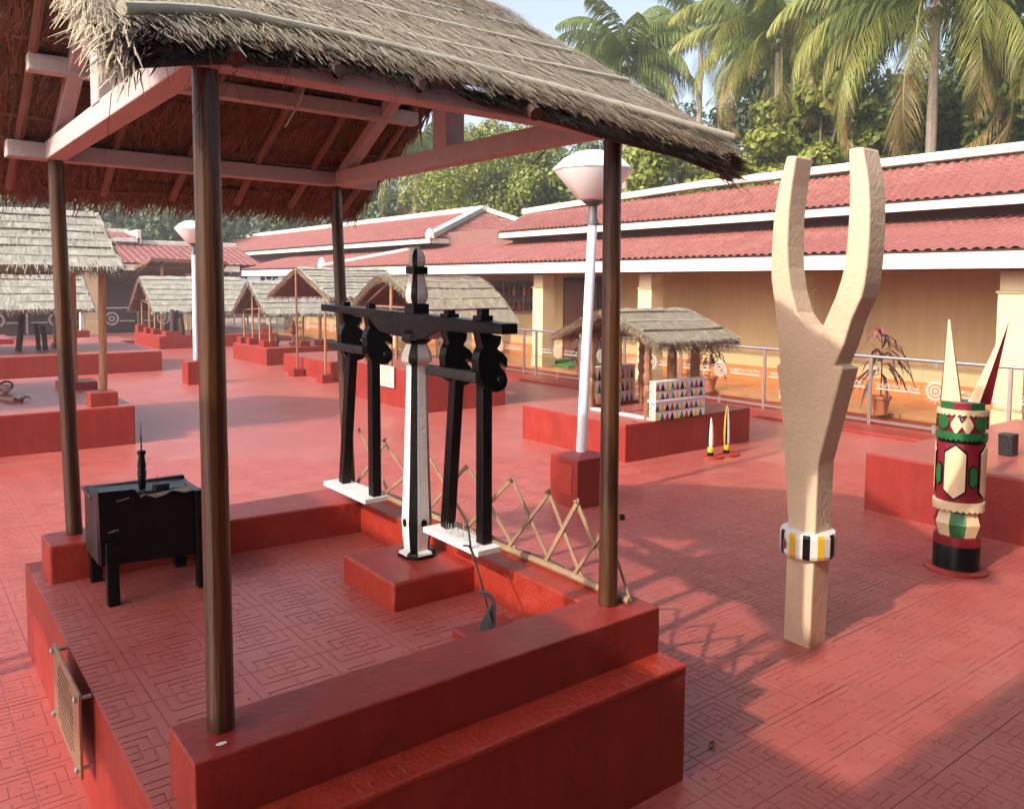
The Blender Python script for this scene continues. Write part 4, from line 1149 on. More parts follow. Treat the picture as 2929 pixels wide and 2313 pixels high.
# left foreground platform and hut
platform('red platform at left edge with a clay plough and a brown post on a block', -3.0, 2.222, 9.77, 13.4, 0.428, [(1.94, 10.03, 0.14, 0.15), (1.98, 11.75, 0.21, 0.10)])
hut('grey thatched hut at left edge, the larger and nearer of the two stacked roofs', 'x', -3.2, 2.18, 11.25, 1.28, 1.97, 2.66, posts=[(2.0, 10.25), (1.98, 11.9), (-1.5, 10.25), (-1.5, 11.9)], pz=.52, nb=11000, nbat=6, pr=.045, bw=.007)
platform('low red platform behind the left one, with black wooden stakes', -1.5, 4.54, 17.6, 21.2, 0.40, [(3.05, 19.6, .18, .1)])
hut('low grey thatched hut at far left below the larger roof', 'x', -1.5, 3.38, 19.2, 1.25, 1.27, 1.93, posts=[(3.0, 18.3), (3.0, 20.1), (0.5, 18.3), (0.5, 20.1)], pz=.4, nb=6000, nbat=4, pr=.04, bw=.010)
platform('low red platform at far left behind the black stakes', 3.6, 5.1, 22.3, 24.0, 0.33)
platform('low red platform at far left edge beyond the black stakes', -1.0, 2.6, 23.5, 25.5, 0.38)
# platform with logs
platform('red platform far back carrying a row of old dark logs', 5.95, 9.2, 23.3, 26.0, 0.34, [(6.1, 25.7, .16, .22), (6.12, 24.95, .14, .16), (6.15, 24.3, .14, .16), (6.35, 23.55, .22, .13), (9.0, 23.6, .15, .15)])
hut('steep grey thatched hut over the dark logs, seen between two brown posts', 'x', 5.85, 8.72, 24.85, 1.35, 1.0, 1.97, posts=[(6.1, 23.65), (6.1, 24.3), (6.12, 24.95), (6.1, 25.7), (8.5, 23.65), (8.5, 25.7)], pz=.5, nb=2600, nbat=6, pr=.025, bw=.016, p=1.08)
mp = thing('open_shed', 'brown open shed behind the steep grey hut, dark rafters under its roof', 'shed', (8.2, 30, 0))
def mz(y): return 2.60 - (y - 28.9) * .27
MB().hexa([(7.15, 28.9, mz(28.9) - .1), (9.7, 28.9, mz(28.9) - .16), (10.1, 31.6, mz(31.6) - .1), (6.5, 31.6, mz(31.6) - .1)], [(7.15, 28.9, mz(28.9)), (9.7, 28.9, mz(28.9) - .06), (10.1, 31.6, mz(31.6)), (6.5, 31.6, mz(31.6))]).build('thatch', STRAWU, mp)
for x_ in np.linspace(7.1, 9.6, 6):
    MB().path([(x_, 28.95, mz(28.95) - .15), (x_ - .1, 31.5, mz(31.5) - .15)], .035, 7).build('rafter', BAMBB, mp)
for x_ in (7.62, 9.35):
    MB().path([(x_, 29.3, 0), (x_, 29.3, mz(29.3) - .12)], .055, 8).build('post', WOODL, mp)
    MB().path([(x_, 31.2, 0), (x_, 31.2, mz(31.2) - .12)], .055, 8).build('post', WOODL, mp)
for y_ in (29.3, 30.3, 31.2):
    MB().path([(6.9, y_, mz(y_) - .19), (9.7, y_, mz(y_) - .19)], .03, 7).build('purlin', BAMBB, mp)
n = 1500
x = RNG.uniform(6.9, 9.8, n); y = RNG.uniform(28.85, 31.5, n)
P = np.stack([x, y, 2.60 - (y - 28.9) * .27 - .1], 1)
blade_mesh('straw', blades(P, np.stack([RNG.normal(0, .4, n), -np.ones(n), RNG.normal(-.1, .2, n)], 1), np.tile([[0, .2, -1.]], (n, 1)), RNG.uniform(.1, .25, n), RNG.uniform(.01, .02, n), np.zeros(n)), STRAWU, mp)
# mid platform with round clay pot
platform('red platform with a round clay pot and small tools, behind the crossbar', 6.67, 9.1, 17.45, 19.6, 0.37, [(6.85, 19.3, .14, .16), (6.85, 18.75, .13, .16), (6.9, 17.95, .16, .15), (7.65, 17.75, .12, .12), (8.2, 17.8, .18, .13), (8.75, 17.75, .18, .13)])
hut('grey thatched hut with open front gable, standing left of the tall thin pole', 'x', 6.64, 8.28, 18.45, 1.05, 1.13, 1.86, posts=[(6.85, 17.7), (6.85, 18.3), (6.85, 18.75), (6.85, 19.3), (7.65, 17.75), (8.1, 17.8), (8.1, 19.2)], pz=.5, nb=2400, nbat=6, pr=.022, bw=.013)
# low hut on tall poles
platform('bright orange red platform between the thin poles', 6.55, 8.2, 13.95, 16.2, 0.36, [(6.72, 14.05, .0001, .0001)])
for y_ in (15.22, 13.93):
    tb_ = thing('pole_footing', 'small red footing block under the %s thin pole' % ('farther' if y_ > 14 else 'nearer'), 'footing', (6.42, y_, 0))
    MB().box(6.30, 6.52, y_ - .14, y_ + .14, -.01, .146).build('block', RED, tb_, bevel=.008)
hut('shallow grey thatched canopy on tall thin poles left of the arched hut', 'x', 6.45, 8.35, 15.25, 1.45, 1.56, 2.12, posts=[(6.44, 15.22), (6.44, 13.95), (8.2, 15.22), (8.2, 14.0)], pz=.146, nb=2600, nbat=8, pr=.022, bw=.013, thick=.05)
# arched hut with the second plaque
platform('red platform of the arched thatch hut with a pale plaque on its side', 5.99, 7.43, 9.8, 12.3, 0.565, [(6.1, 11.2, .08, .05)])
hut('arched tan thatched hut directly behind the striped post', 'x', 5.98, 7.62, 10.95, 1.22, 1.22, 1.93, p=1.75, posts=[(6.12, 10.1), (6.12, 10.95), (6.12, 11.8), (7.25, 10.1), (7.25, 11.8), (6.7, 10.1), (6.7, 11.8)], pz=.56, nb=8000, nbat=5, pr=.028, bw=.006, m=STRAW, ls=.8)
p2 = thing('information_plaque', 'pale square plaque on the side of the arched hut platform', 'plaque', (5.98, 10.8, .4))
MB().box(5.955, 5.972, 10.58, 11.02, 0.27, 0.585).build('plate', PAPER, p2, bevel=.002)
for y_ in (10.61, 10.99):
    for z_ in (.30, .555):
        MB().path([(5.99, y_, z_), (5.95, y_, z_)], .008, 8).build('bolt', STEEL, p2)
tx = MB()
for r in range(7):
    z = .54 - r * .036; y = 10.95
    while y > 10.66:
        w = random.uniform(.02, .06); tx.box(5.953, 5.9555, y - w, y, z - .008, z + .008); y -= w + .015
tx.build('lettering', INKG, p2)

# ================================================================== PAINTED HUT
platform('red platform carrying the small hut with painted triangle walls', 5.975, 8.04, 5.86, 7.55, 0.388)
carved = hut('small thatched hut with carved posts over painted triangle walls', 'x', 6.18, 7.52, 6.45, 0.80, 1.235, 1.545, posts=[], pz=.39, nb=9000, nbat=3, bw=.0045, m=STRAW, thick=.06, p=1.1, ls=.6)
CARV = M('carved_wood', (0.16, 0.07, 0.035), .5, ns=12, col2=(.33, .16, .08), bump=.6, bs=30)
for (x_, y_, s_) in [(6.42, 5.98, 0), (6.42, 6.85, 0), (6.85, 6.85, 0), (6.80, 5.98, 1), (7.18, 5.98, 1), (7.25, 6.85, 0), (6.42, 6.42, 0)]:
    pr_ = [(.035, .388), (.035, .62), (.045, .64), (.045, .72), (.03, .75), (.045, .79), (.05, .86), (.034, .90), (.047, .95), (.034, 1.0), (.048, 1.04), (.036, 1.08), (.04, 1.22)]
    if s_: pr_ = [(.045, .388), (.05, .70), (.055, .95), (.05, 1.08), (.04, 1.10), (.045, 1.24)]
    MB().lathe(pr_, (x_, y_), 9).build('post', CARV, carved, smooth=True, sharp=35)
for k_ in range(6):
    x_ = 6.35 + k_ * .21
    MB().path([(x_, 5.72, 1.20), (x_, 6.0, 1.27)], .03, 8).build('rafter_end', CLAYB, carved)
MB().bar((6.25, 5.98, 1.235), (7.45, 5.98, 1.235), .05, .05).build('wall_plate', CARV, carved)
MB().bar((6.25, 6.85, 1.235), (7.45, 6.85, 1.235), .05, .05).build('wall_plate', CARV, carved)
TRI = [GREEN, YELLOW, BLACK, M('red_paint', (.35, .01, .02), .5)]
WHP = M('white_mud_wall', (0.72, 0.66, 0.66), .7, var=.04, ns=10, bump=.3)
pw = thing('painted_wall', 'white mud wall painted with rows of coloured triangles at the front of the small hut', 'wall', (6.8, 5.9, .388))
FY = 5.845
MB().box(6.40, 7.20, FY, FY + .09, .386, .80).build('wall', WHP, pw, bevel=.004)
MB().box(6.385, 7.205, FY - .012, FY + .10, .575, .605).build('ledge', WHP, pw, bevel=.004)
cseq = [0, 1, 2, 3]
rows = [(.388, .478), (.486, .570), (.612, .695), (.702, .795)]
tri = MB(); lines = MB()
for r, (z0, z1) in enumerate(rows):
    for k_ in range(10):
        x_ = 6.43 + k_ * .077
        if x_ > 7.16: continue
        ci = [1, 0, 3, 2][(k_ + (r % 2) * 2) % 4] if r != 1 else [0, 1, 2, 3][k_ % 4]
        tri.add([(x_ - .035, FY - .003, z0), (x_ + .035, FY - .003, z0), (x_, FY - .003, z1 - .008)], [(0, 1, 2)], ci)
    if r in (1, 2): pass
    lines.box(6.41, 7.195, FY - .004, FY - .0015, z0 - .005, z0 - .001)
tri.build('painted_triangles', TRI, pw); lines.build('painted_lines', BLACK, pw)
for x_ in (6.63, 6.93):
    MB().box(x_ - .03, x_ + .03, FY - .0045, FY + .02, .612, .72).build('niche_shade', M('niche_shade_grey', (.42, .36, .35), .8), pw)  # raised grey block, its colour stands in for shade inside a recess
# herringbone end and floor strip
hb = MB()
for k_ in range(9):
    z_ = .40 + k_ * .045
    for sg in (0, 1):
        y0_ = FY + .004 + sg * .043
        hb.add([(6.3975, y0_, z_ + (.025 if sg else 0)), (6.3975, y0_ + .04, z_ + (0 if sg else .025)), (6.3975, y0_ + .04, z_ + .018 + (0 if sg else .025)), (6.3975, y0_, z_ + .018 + (.025 if sg else 0))], [(0, 1, 2, 3)], (k_ + sg) % 2)
hb.build('painted_herringbone', [YELLOW, M('grey_paint', (.2, .2, .22), .6)], pw)
st = MB(); st.box(6.395, 6.47, FY + .092, 6.95, .386, .41)
st.build('floor_strip', WHP, pw, bevel=.003)
hb = MB()
for k_ in range(20):
    y_ = 5.95 + k_ * .05
    hb.add([(6.40, y_, .4105), (6.43, y_ + .03, .4105), (6.43, y_ + .042, .4105), (6.40, y_ + .012, .4105)], [(0, 1, 2, 3)], k_ % 2)
    hb.add([(6.435, y_ + .03, .4105), (6.465, y_, .4105), (6.465, y_ + .012, .4105), (6.435, y_ + .042, .4105)], [(0, 1, 2, 3)], (k_ + 1) % 2)
hb.build('painted_herringbone', [YELLOW, M('pink_paint', (.35, .12, .12), .6)], pw)
bw_ = thing('painted_wall', 'painted triangle wall at the back of the small hut, seen between its posts', 'wall', (6.8, 6.95, .388))
MB().box(6.45, 7.25, 6.96, 7.04, .386, .85).build('wall', WHP, bw_, bevel=.004)
tri = MB()
for r, (z0, z1) in enumerate([(.40, .52), (.54, .67), (.69, .83)]):
    for k_ in range(10):
        x_ = 6.50 + k_ * .077
        tri.add([(x_ - .03, 6.957, z0), (x_ + .03, 6.957, z0), (x_, 6.957, z1)], [(0, 1, 2)], [2, 3, 1, 0][(k_ + r) % 4])
tri.build('painted_triangles', TRI, bw_)
MB().box(6.42, 7.3, 6.90, 7.08, .386, .42).build('footing', RED, bw_)

# two painted stakes
def stake(x, y, h, label, rot):
    t = thing('painted_stake', label, 'stake', (x, y, 0), 'pair of painted stakes')
    ss = []
    for k_ in range(11):
        a = 2 * pi * k_ / 11
        ss.append((x + .12 * (1 + .12 * sin(3 * a)) * cos(a) * 1.15, y - .05 + .09 * sin(a)))
    n = len(ss); MB().add([(p[0], p[1], -.01) for p in ss] + [(p[0], p[1], .018) for p in ss], [tuple(range(n, 2 * n))] + [(i, (i + 1) % n, n + (i + 1) % n, n + i) for i in range(n)]).build('footing', REDD, t, bevel=.004)
    MB().lathe([(.034, .012), (.035, .05)], (x, y), 10).build('black_foot', BLACK, t, smooth=True)
    MB().lathe([(.033, .05), (.036, .056), (.036, .096), (.030, .104)], (x, y), 10).build('yellow_collar', YELLOW, t, smooth=True)
    vw = atan2(-y, -x)
    an = [vw + radians(a) for a in ((-95, -30, 28, 95, 140, 180, 220) if rot == 0 else (-95, -22, 14, 60, 120, 170, 220))]
    cc = [2, 0, 1, 0, 2, 0, 1] if rot == 0 else [1, 2, 0, 0, 2, 1, 0]
    MB().lathe([(.026, .104), (.034, .13), (.034, .22), (.027, .13 + (h - .13) * .62), (.014, h - .03), (.004, h)], (x, y), ang=an, mfn=lambda i, k: cc[k] if k >= 0 else 0).build('stake', [WHITE, YELLOW, BLACK], t, bevel=.002)
stake(6.92, 5.53, .42, 'shorter painted stake with white, yellow and black stripes', 0)
stake(7.17, 5.52, .53, 'taller painted stake with white, yellow and black stripes', 1)

# ================================================================== RIGHT PLATFORM and its exhibits
platform('red platform at right edge behind the totem post', 6.30, 9.2, -2.0, 3.47, 0.468)
bk = thing('black_block', 'speckled black block standing on the right platform', 'block', (7.15, 2.74, .468))
MB().hexa([(7.085, 2.685, .468), (7.20, 2.685, .468), (7.20, 2.79, .468), (7.085, 2.79, .468)], [(7.09, 2.69, .64), (7.21, 2.69, .64), (7.21, 2.80, .64), (7.09, 2.80, .64)]).build('body', BLACKM, bk, bevel=.006)
bp3 = thing('banded_pillar', 'yellow white and black banded pillar cut off by the right edge', 'pillar', (7.13, 2.53, .468))
for k_ in range(12):
    z_ = .468 + k_ * .055
    MB().lathe([(.052, z_), (.055, z_ + .006), (.055, z_ + .05), (.052, z_ + .055)], (7.13, 2.54), 12).build('band', [YELLOW, WHITE, YELLOW, BLACK][k_ % 4], bp3, smooth=True)
MB().box(7.06, 7.22, 2.46, 2.62, 1.13, 1.155).build('cap', YELLOW, bp3, bevel=.003)

# ================================================================== SMALL EXHIBITS ON FAR PLATFORMS
def one(name, label, cat, mb, m, group=None, smooth=True):
    o = mb.build(name, m, smooth=smooth); o['label'] = label; o['category'] = cat
    if group: o['group'] = group
    return o
bb = MB(); bb.path([(1.05, 11.15, .44), (1.12, 10.85, .455), (1.18, 10.7, .45), (1.24, 10.72, .455), (1.29, 10.85, .475), (1.32, 10.82, .478), (1.34, 10.72, .455)], [.015, .035, .04, .03, .016, .012, .004], 7)
one('clay_plough', 'small brown curved clay plough lying on the left platform', 'plough', bb, CLAYB)
bb = MB(); bb.path([(0.9, 11.9, .47), (1.1, 11.8, .50), (1.2, 11.6, .50), (1.15, 11.3, .47)], [.03, .05, .05, .03], 8)
bb.path([(1.2 + .07 * cos(t), 11.7, .52 + .055 * sin(t)) for t in np.linspace(0, 2 * pi, 12)], .016, 6)
one('clay_jug', 'small brown clay figure with ring handle at left edge', 'clay figure', bb, CLAYB)
STK = [(2.2, 2.28, 1.19, .06), (2.56, 2.52, .94, .045), (2.68, 2.64, .89, .05), (2.92, 2.92, 1.2, .045)]
LBL = ['tallest leaning black stake at far left', 'short black stake, left one of a leaning pair', 'short dark stake, right one of a leaning pair', 'black stake half hidden behind the left brown post']
for (xb, xt, zt_, r_), lb in zip(STK, LBL):
    bb = MB(); bb.path([(xb, 19.2, .39), ((xb + xt) / 2 + .01, 19.2, (.4 + zt_) / 2), (xt, 19.2, zt_)], [r_, r_ * .95, r_ * .85], 8)
    one('wooden_stake', lb + ' under the low grey hut', 'stake', bb, LOG, 'black wooden stakes')
LOGS = [(6.33, 23.42, .07, 1.05, 0.0), (6.45, 23.46, .055, 1.03, .02), (6.56, 23.4, .085, .82, -.03), (6.66, 23.5, .035, .93, -.06), (6.9, 23.5, .06, .5, 0), (7.12, 23.6, .07, .62, 0)]
LG = ['tallest thick log at the left of the row', 'second tall log from the left', 'stout shorter log in the middle of the row', 'thin leaning dark stick beside the logs', 'small dark stump right of the logs', 'dark rounded stump behind the lamp pole']
for (x_, y_, r_, h_, ln), lb in zip(LOGS, LG):
    bb = MB(); bb.path([(x_, y_, .33), (x_ + ln * .5, y_, .33 + (h_ - .33) * .5), (x_ + ln, y_, h_), (x_ + ln, y_, h_ + .01)], [r_, r_ * .9, r_ * .85, r_ * .5], 8)
    one('log', lb + ' under the steep grey hut', 'log', bb, LOG, 'old logs on the far platform')
bb = MB(); bb.lathe([(.03, .37), (.05, .43), (.02, .47), (.02, .60), (.05, .63), (.095, .69), (.10, .75), (.08, .80), (.035, .84), (.035, .87), (.02, .90), (.02, .96)], (7.52, 18.0), 14)
one('clay_pot', 'round brown clay pot on a stem on the middle platform', 'pot', bb, CLAYB)
bb = MB(); bb.path([(7.06, 17.9, .37), (7.10, 17.9, .48), (7.08, 17.9, .60), (7.02, 17.9, .70)], [.05, .045, .035, .008], 7)
one('carved_horn', 'dark curved horn standing left of the clay pot', 'horn', bb, LOG)
bb = MB(); bb.path([(7.35, 17.7, .37), (7.30, 17.7, .45), (7.38, 17.7, .47), (7.42, 17.7, .40)], .03, 6)
one('clay_figure', 'little red clay figure in front of the clay pot', 'clay figure', bb, CLAYB)
bb = MB(); bb.lathe([(.12, .57), (.14, .60), (.14, .85), (.13, .87)], (10.4, 20.6), 14)
o = one('blue_bin', 'small blue bin seen under the crossbar', 'bin', bb, BLUE)
bb = MB(); bb.lathe([(.11, .03), (.13, .2), (.09, .42), (.15, .55), (.15, .57)], (10.4, 20.6), 12)
one('bin_stand', 'pale pedestal carrying the blue bin', 'pedestal', bb, WALL)

# ================================================================== BUILDING, right wing
bd = thing('veranda_building', 'long cream veranda building with two tiers of red tiled roof behind the railing', 'building', (12, 8, 0))
Y0, Y1 = -9.0, 31.0
MB().box(12.6, 12.8, Y0, Y1, 0.0, 2.62).build('wall', WALL, bd)
MB().box(12.575, 12.5995, Y0, Y1, 0.09, 0.36).build('skirting', TERRA, bd)
MB().box(10.95, 12.599, Y0, Y1, 2.17, 2.22).build('soffit', M('soffit_brown', (.30, .13, .09), .7), bd)
MB().box(11.02, 11.26, Y0, Y1, 2.02, 2.169).build('lintel_beam', M('lintel_paint', (.42, .20, .13), .65), bd)
for k_ in range(-3, 7):
    y_ = 4.25 + 3.05 * k_
    MB().box(10.99, 11.32, y_ - .165, y_ + .165, 0.085, 1.74).build('column', COLM, bd, bevel=.008)
    cp = MB(); cp.box(10.97, 11.34, y_ - .185, y_ + .185, 1.741, 1.77); cp.box(11.0, 11.31, y_ - .15, y_ + .15, 1.771, 2.019)
    cp.build('capital', COLM, bd, bevel=.004)
    MB().box(10.975, 11.335, y_ - .18, y_ + .18, .084, .30).build('column_base', COLM, bd, bevel=.004)
# doors and display cases
def door(y, w, label=None):
    d = MB(); d.box(12.55, 12.598, y - w / 2, y + w / 2, .09, 1.98); d = d.build('door', DFRAME, bd, bevel=.004)
    MB().box(12.52, 12.549, y - w / 2 + .09, y + w / 2 - .09, .10, 1.88).build('leaf', DOORM, d, bevel=.004)
    for k_ in range(2):
        MB().box(12.508, 12.519, y - w / 2 + .16, y + w / 2 - .16, .25 + k_ * .85, .95 + k_ * .8).build('panel', DOORM, d, bevel=.01)
    MB().path([(12.50, y - w / 2 + .13, .95), (12.47, y - w / 2 + .13, .98), (12.47, y - w / 2 + .13, 1.12), (12.50, y - w / 2 + .13, 1.15)], .01, 6).build('handle', STEEL, d)
door(13.75, 1.25)
door(1.2, 1.2)
CASEB = M('case_backing', (.055, .05, .045), .7, var=.4, ns=7, col2=(.16, .075, .06))
for (ya, yb) in ((14.95, 17.4), (18.3, 20.8), (24.2, 26.8)):
    c_ = MB().box(12.50, 12.5985, ya, yb, 1.12, 1.90).build('display_case', CASEB, bd)
    for k_ in range(2):
        MB().box(12.485, 12.499, ya, yb, 1.12 + k_ * .76, 1.15 + k_ * .76).build('case_rail', M('case_frame', (.22, .15, .11), .5), c_)
    for k_ in range(4):
        y_ = ya + (yb - ya - .03) * k_ / 3
        MB().box(12.486, 12.4995, y_, y_ + .03, 1.151, 1.879).build('case_mullion', M('case_frame2', (.30, .26, .22), .5), c_)
    MB().box(12.4845, 12.4995, ya + .031, yb - .031, 1.47, 1.49).build('case_shelf', M('case_frame3', (.05, .04, .035), .5), c_)
    for k_ in range(12):
        y_ = ya + .12 + (yb - ya - .24) * k_ / 11
        for z_ in (1.20, 1.54):
            hgt = random.uniform(.12, .26)
            MB().lathe([(.05, z_), (.07, z_ + .04), (.06, z_ + hgt * .6), (.025, z_ + hgt * .8), (.035, z_ + hgt)], (12.475 - .02, y_), 7).build('figurine', random.choice([CLAYB, M('figurine_pink', (.35, .16, .15), .6), CLAYP, LOG]), c_, smooth=True)
# dark window far along
MB().box(12.56, 12.598, 21.6, 23.4, 1.55, 2.0).build('window', DFRAME, bd)
MB().box(12.56, 12.598, 27.4, 29.4, 1.55, 2.0).build('window', DFRAME, bd)
# fascia boards
MB().box(10.56, 10.64, Y0, Y1, 2.04, 2.262).build('fascia', FASC, bd, bevel=.006)
MB().box(12.56, 12.64, Y0, 16.9, 2.975, 3.125).build('fascia', FASC, bd, bevel=.006)
MB().box(12.56, 12.64, 20.2, 44, 2.975, 3.125).build('fascia', FASC, bd, bevel=.006)
MB().box(12.641, 18.6, 20.16, 20.24, 2.975, 3.125).build('fascia', FASC, bd, bevel=.006)
MB().box(13.2, 13.35, Y0, 44, 2.6, 3.3).build('clerestory_wall', M('clerestory', (.22, .10, .085), .8), bd)

# roof tiles
def tile_piece(pitch, course, dirv, upv, org):
    """one S-profile tile as vertex list relative to org"""
    pass
def roof_plane(parent, A, B, C_, D_, pitch, course, keep_near=0, nmax=0, m=RTILE):
    """A-B eave edge, D-C ridge edge (A below D). Lays barrel tiles, near ones as parts"""
    A, B, C_, D_ = map(Vector, (A, B, C_, D_))
    n_e = max(1, int(round((B - A).length / pitch)))
    n_c = max(1, int(round((D_ - A).length / course)))
    nor = (B - A).cross(D_ - A).normalized()
    if nor.z < 0: nor = -nor
    objs = []; big = MB()
    for j in range(n_c):
        v0, v1 = j / n_c, (j + 1.12) / n_c
        for i in range(n_e):
            def pt(u, v, h): 
                lo = A.lerp(B, u); hi = D_.lerp(C_, u)
                return lo.lerp(hi, v) + nor * h
            u0 = i / n_e; w = 1 / n_e
            prof = [(0.0, 0.004), (0.18, 0.026), (0.38, 0.033), (0.58, 0.026), (0.76, 0.006), (1.0, 0.004)]
            vs_ = [pt(u0 + w * a, v0, h + .014) for a, h in prof] + [pt(u0 + w * a, min(v1, 1.0), h) for a, h in prof] + [pt(u0 + w * a, v0, h - .004) for a, h in prof]
            k6 = 6
            fs_ = [(q, q + 1, k6 + q + 1, k6 + q) for q in range(5)] + [(12 + q, 12 + q + 1, q + 1, q) for q in range(5)]
            ctr = pt(u0 + w * .5, (v0 + v1) / 2, 0)
            objs.append((ctr, vs_, fs_))
    if nmax:
        sc = []
        for k_, (c_, _, _) in enumerate(objs):
            p_ = pix(c_)
            if p_ and -20 < p_[0] < 2950 and -20 < p_[1] < 2313: sc.append((p_[2], k_))
        sc.sort(); sel = set(k_ for _, k_ in sc[:nmax])
    else: sel = set()
    for k_, (c_, vs_, fs_) in enumerate(objs):
        if k_ in sel:
            b_ = MB(); b_.add(vs_, fs_); b_.build('roof_tile', m, parent, smooth=True, sharp=50)
        else:
            big.add(vs_, fs_)
    if big.v:
        o = big.build('roof_tiles', m, parent, smooth=True, sharp=50); o['kind'] = 'stuff'
def under(parent, A, B, C_, D_, d=.03, nm='roof_slab'):
    A, B, C_, D_ = map(Vector, (A, B, C_, D_)); n_ = (B - A).cross(D_ - A).normalized()
    if n_.z < 0: n_ = -n_
    MB().hexa([A - n_ * d, B - n_ * d, C_ - n_ * d, D_ - n_ * d], [A - n_ * .006, B - n_ * .006, C_ - n_ * .006, D_ - n_ * .006]).build(nm, DARKI, parent)
rf = MB().box(10.66, 10.70, Y0, Y1, 2.06, 2.24).build('roof', DARKI, bd)
LA, LB, LC, LD = (10.55, Y0, 2.272), (10.55, Y1, 2.272), (13.2, Y1, 2.87), (13.2, Y0, 2.87)
roof_plane(rf, (10.55, -1.5, 2.272), LB, LC, (13.2, -1.5, 2.87), 0.145, 0.26, nmax=200); under(bd, LA, LB, LC, LD)
UA, UB, UC, UD = (12.54, Y0, 3.135), (12.54, 16.9, 3.135), (14.6, 18.3, 3.80), (14.6, Y0, 4.02)
roof_plane(rf, (12.54, -1.5, 3.135), UB, UC, (14.6, -1.5, 4.01), 0.145, 0.26, nmax=100); under(bd, UA, UB, UC, UD)
under(bd, (16.8, Y0, 3.1), (16.8, 18.3, 3.1), (14.6, 18.3, 3.80), (14.6, Y0, 4.02))
# far upper roof with hip end
FA, FB, FC, FD = (12.54, 20.2, 3.135), (12.54, 44, 3.135), (15.6, 44, 4.19), (15.6, 21.9, 4.19)
roof_plane(rf, FA, FB, FC, FD, 0.22, 0.34); under(bd, FA, FB, FC, FD)
HA, HB = (12.54, 20.15, 3.135), (18.7, 20.15, 3.135)
hp = MB(); nr = 8; apx = Vector((15.61, 21.9, 4.19)); hnor = (Vector(HB) - Vector(HA)).cross(apx - Vector(HA)).normalized()
if hnor.z < 0: hnor = -hnor
for j_ in range(nr):
    lo0, hi0 = Vector(HA).lerp(apx, j_ / nr), Vector(HB).lerp(apx, j_ / nr); lo1, hi1 = Vector(HA).lerp(apx, (j_ + 1) / nr), Vector(HB).lerp(apx, (j_ + 1) / nr)
    x_ = 12.54
    while x_ < 18.7:
        if x_ > lo1.x - .1 and x_ + .15 < hi1.x + .1:
            def hpnt(a, t_, h_): return Vector((x_ + a * .15, lo0.y + (lo1.y - lo0.y) * t_, lo0.z + (lo1.z - lo0.z) * t_)) + hnor * h_
            pr2 = [(0.0, 0.004), (0.18, 0.024), (0.38, 0.03), (0.58, 0.024), (0.76, 0.006), (1.0, 0.004)]
            hp.add([hpnt(a, 0, h_ + .012) for a, h_ in pr2] + [hpnt(a, 1.1, h_) for a, h_ in pr2], [(q, q + 1, 7 + q, 6 + q) for q in range(5)])
        x_ += .15
o = hp.build('roof_tiles', RTILE, rf, smooth=True, sharp=50); o['kind'] = 'stuff'
MB().add([Vector(HA) - hnor * .001, Vector(HB) - hnor * .001, apx - hnor * .001], [(0, 1, 2)]).build('roof_slab', RTILE, bd)
under(bd, HA, HB, (15.62, 21.9, 4.19), (15.6, 21.9, 4.19))
# gable end of the near upper roof
MB().add([(12.54, 16.93, 2.96), (12.54, 16.93, 3.15), (14.6, 18.33, 3.83), (16.8, 18.33, 3.12), (16.8, 18.33, 2.9)], [(0, 1, 2, 3, 4)]).build('gable_end', FASC, bd)
def band(p0, p1, w, h, nm='ridge_cap', m=FASC): return MB().bar(p0, p1, w, h).build(nm, m, bd, bevel=.02)
band((14.6, Y0, 4.07), (14.6, 12.0, 4.05), .26, .15)
band((14.6, 12.0, 4.05), (14.6, 18.4, 3.86), .26, .15)
band((15.6, 21.7, 4.25), (15.6, 44, 4.25), .26, .17)
GREYB = M('lichen_white', (.52, .52, .50), .7, var=.1, ns=3)
band((12.45, 20.05, 3.17), (15.62, 21.95, 4.26), .28, .16, 'hip_cap', GREYB)
band((15.58, 21.9, 4.26), (18.7, 20.1, 3.17), .28, .16, 'hip_cap')
MB().lathe([(.10, 3.10), (.13, 3.18), (.10, 3.32), (.04, 3.38)], (12.5, 20.1), 10).build('corner_finial', FASC, bd, smooth=True)
band((10.6, 23.2, 2.33), (13.1, 21.6, 2.92), .24, .10, 'valley_cap', GREYB)
MB().lathe([(.10, 2.26), (.14, 2.34), (.10, 2.50), (.03, 2.58)], (10.62, 23.2), 10).build('corner_finial', FASC, bd, smooth=True)

# far wing across the end of the court
fw = thing('far_wing', 'far wing of the building with red tiled roof at the left end of the court', 'building', (4, 32, 0))
MB().box(-16, 10.55, 32.2, 32.5, 0, 3.0).build('wall', M('grey_brown_wall', (.20, .13, .11), .8, var=.15, ns=.8), fw)
MB().box(-2.0, 6.2, 31.9, 32.19, .5, 2.2).build('dark_interior', M('dark_interior', (.035, .025, .024), .7, ns=6, stretch=(6, 1, .4), col2=(.075, .05, .045)), fw)  # near-black sheet, paints in the shade of the open veranda interior
MB().box(-16, 10.5, 29.96, 30.04, 2.19, 2.42).build('fascia', FASC, fw, bevel=.006)
frf = MB().box(-16, 10.5, 30.06, 30.10, 2.2, 2.40).build('roof', DARKI, fw)
roof_plane(frf, (-4, 29.94, 2.43), (11.4, 29.94, 2.43), (11.4, 33.0, 3.22), (-4, 33.0, 3.22), 0.24, 0.34); under(fw, (-16, 29.94, 2.43), (11.4, 29.94, 2.43), (11.4, 33.0, 3.22), (-16, 33.0, 3.22))
MB().bar((-16, 33, 3.27), (11.4, 33, 3.27), .3, .18).build('ridge_cap', FASC, fw, bevel=.02)
roof_plane(frf, (-4, 32.6, 3.42), (7.7, 32.6, 3.42), (7.7, 34.6, 3.70), (-4, 34.6, 3.70), 0.24, 0.34)
MB().box(-16, 7.7, 32.5, 32.6, 3.26, 3.42).build('fascia', FASC, fw, bevel=.006)
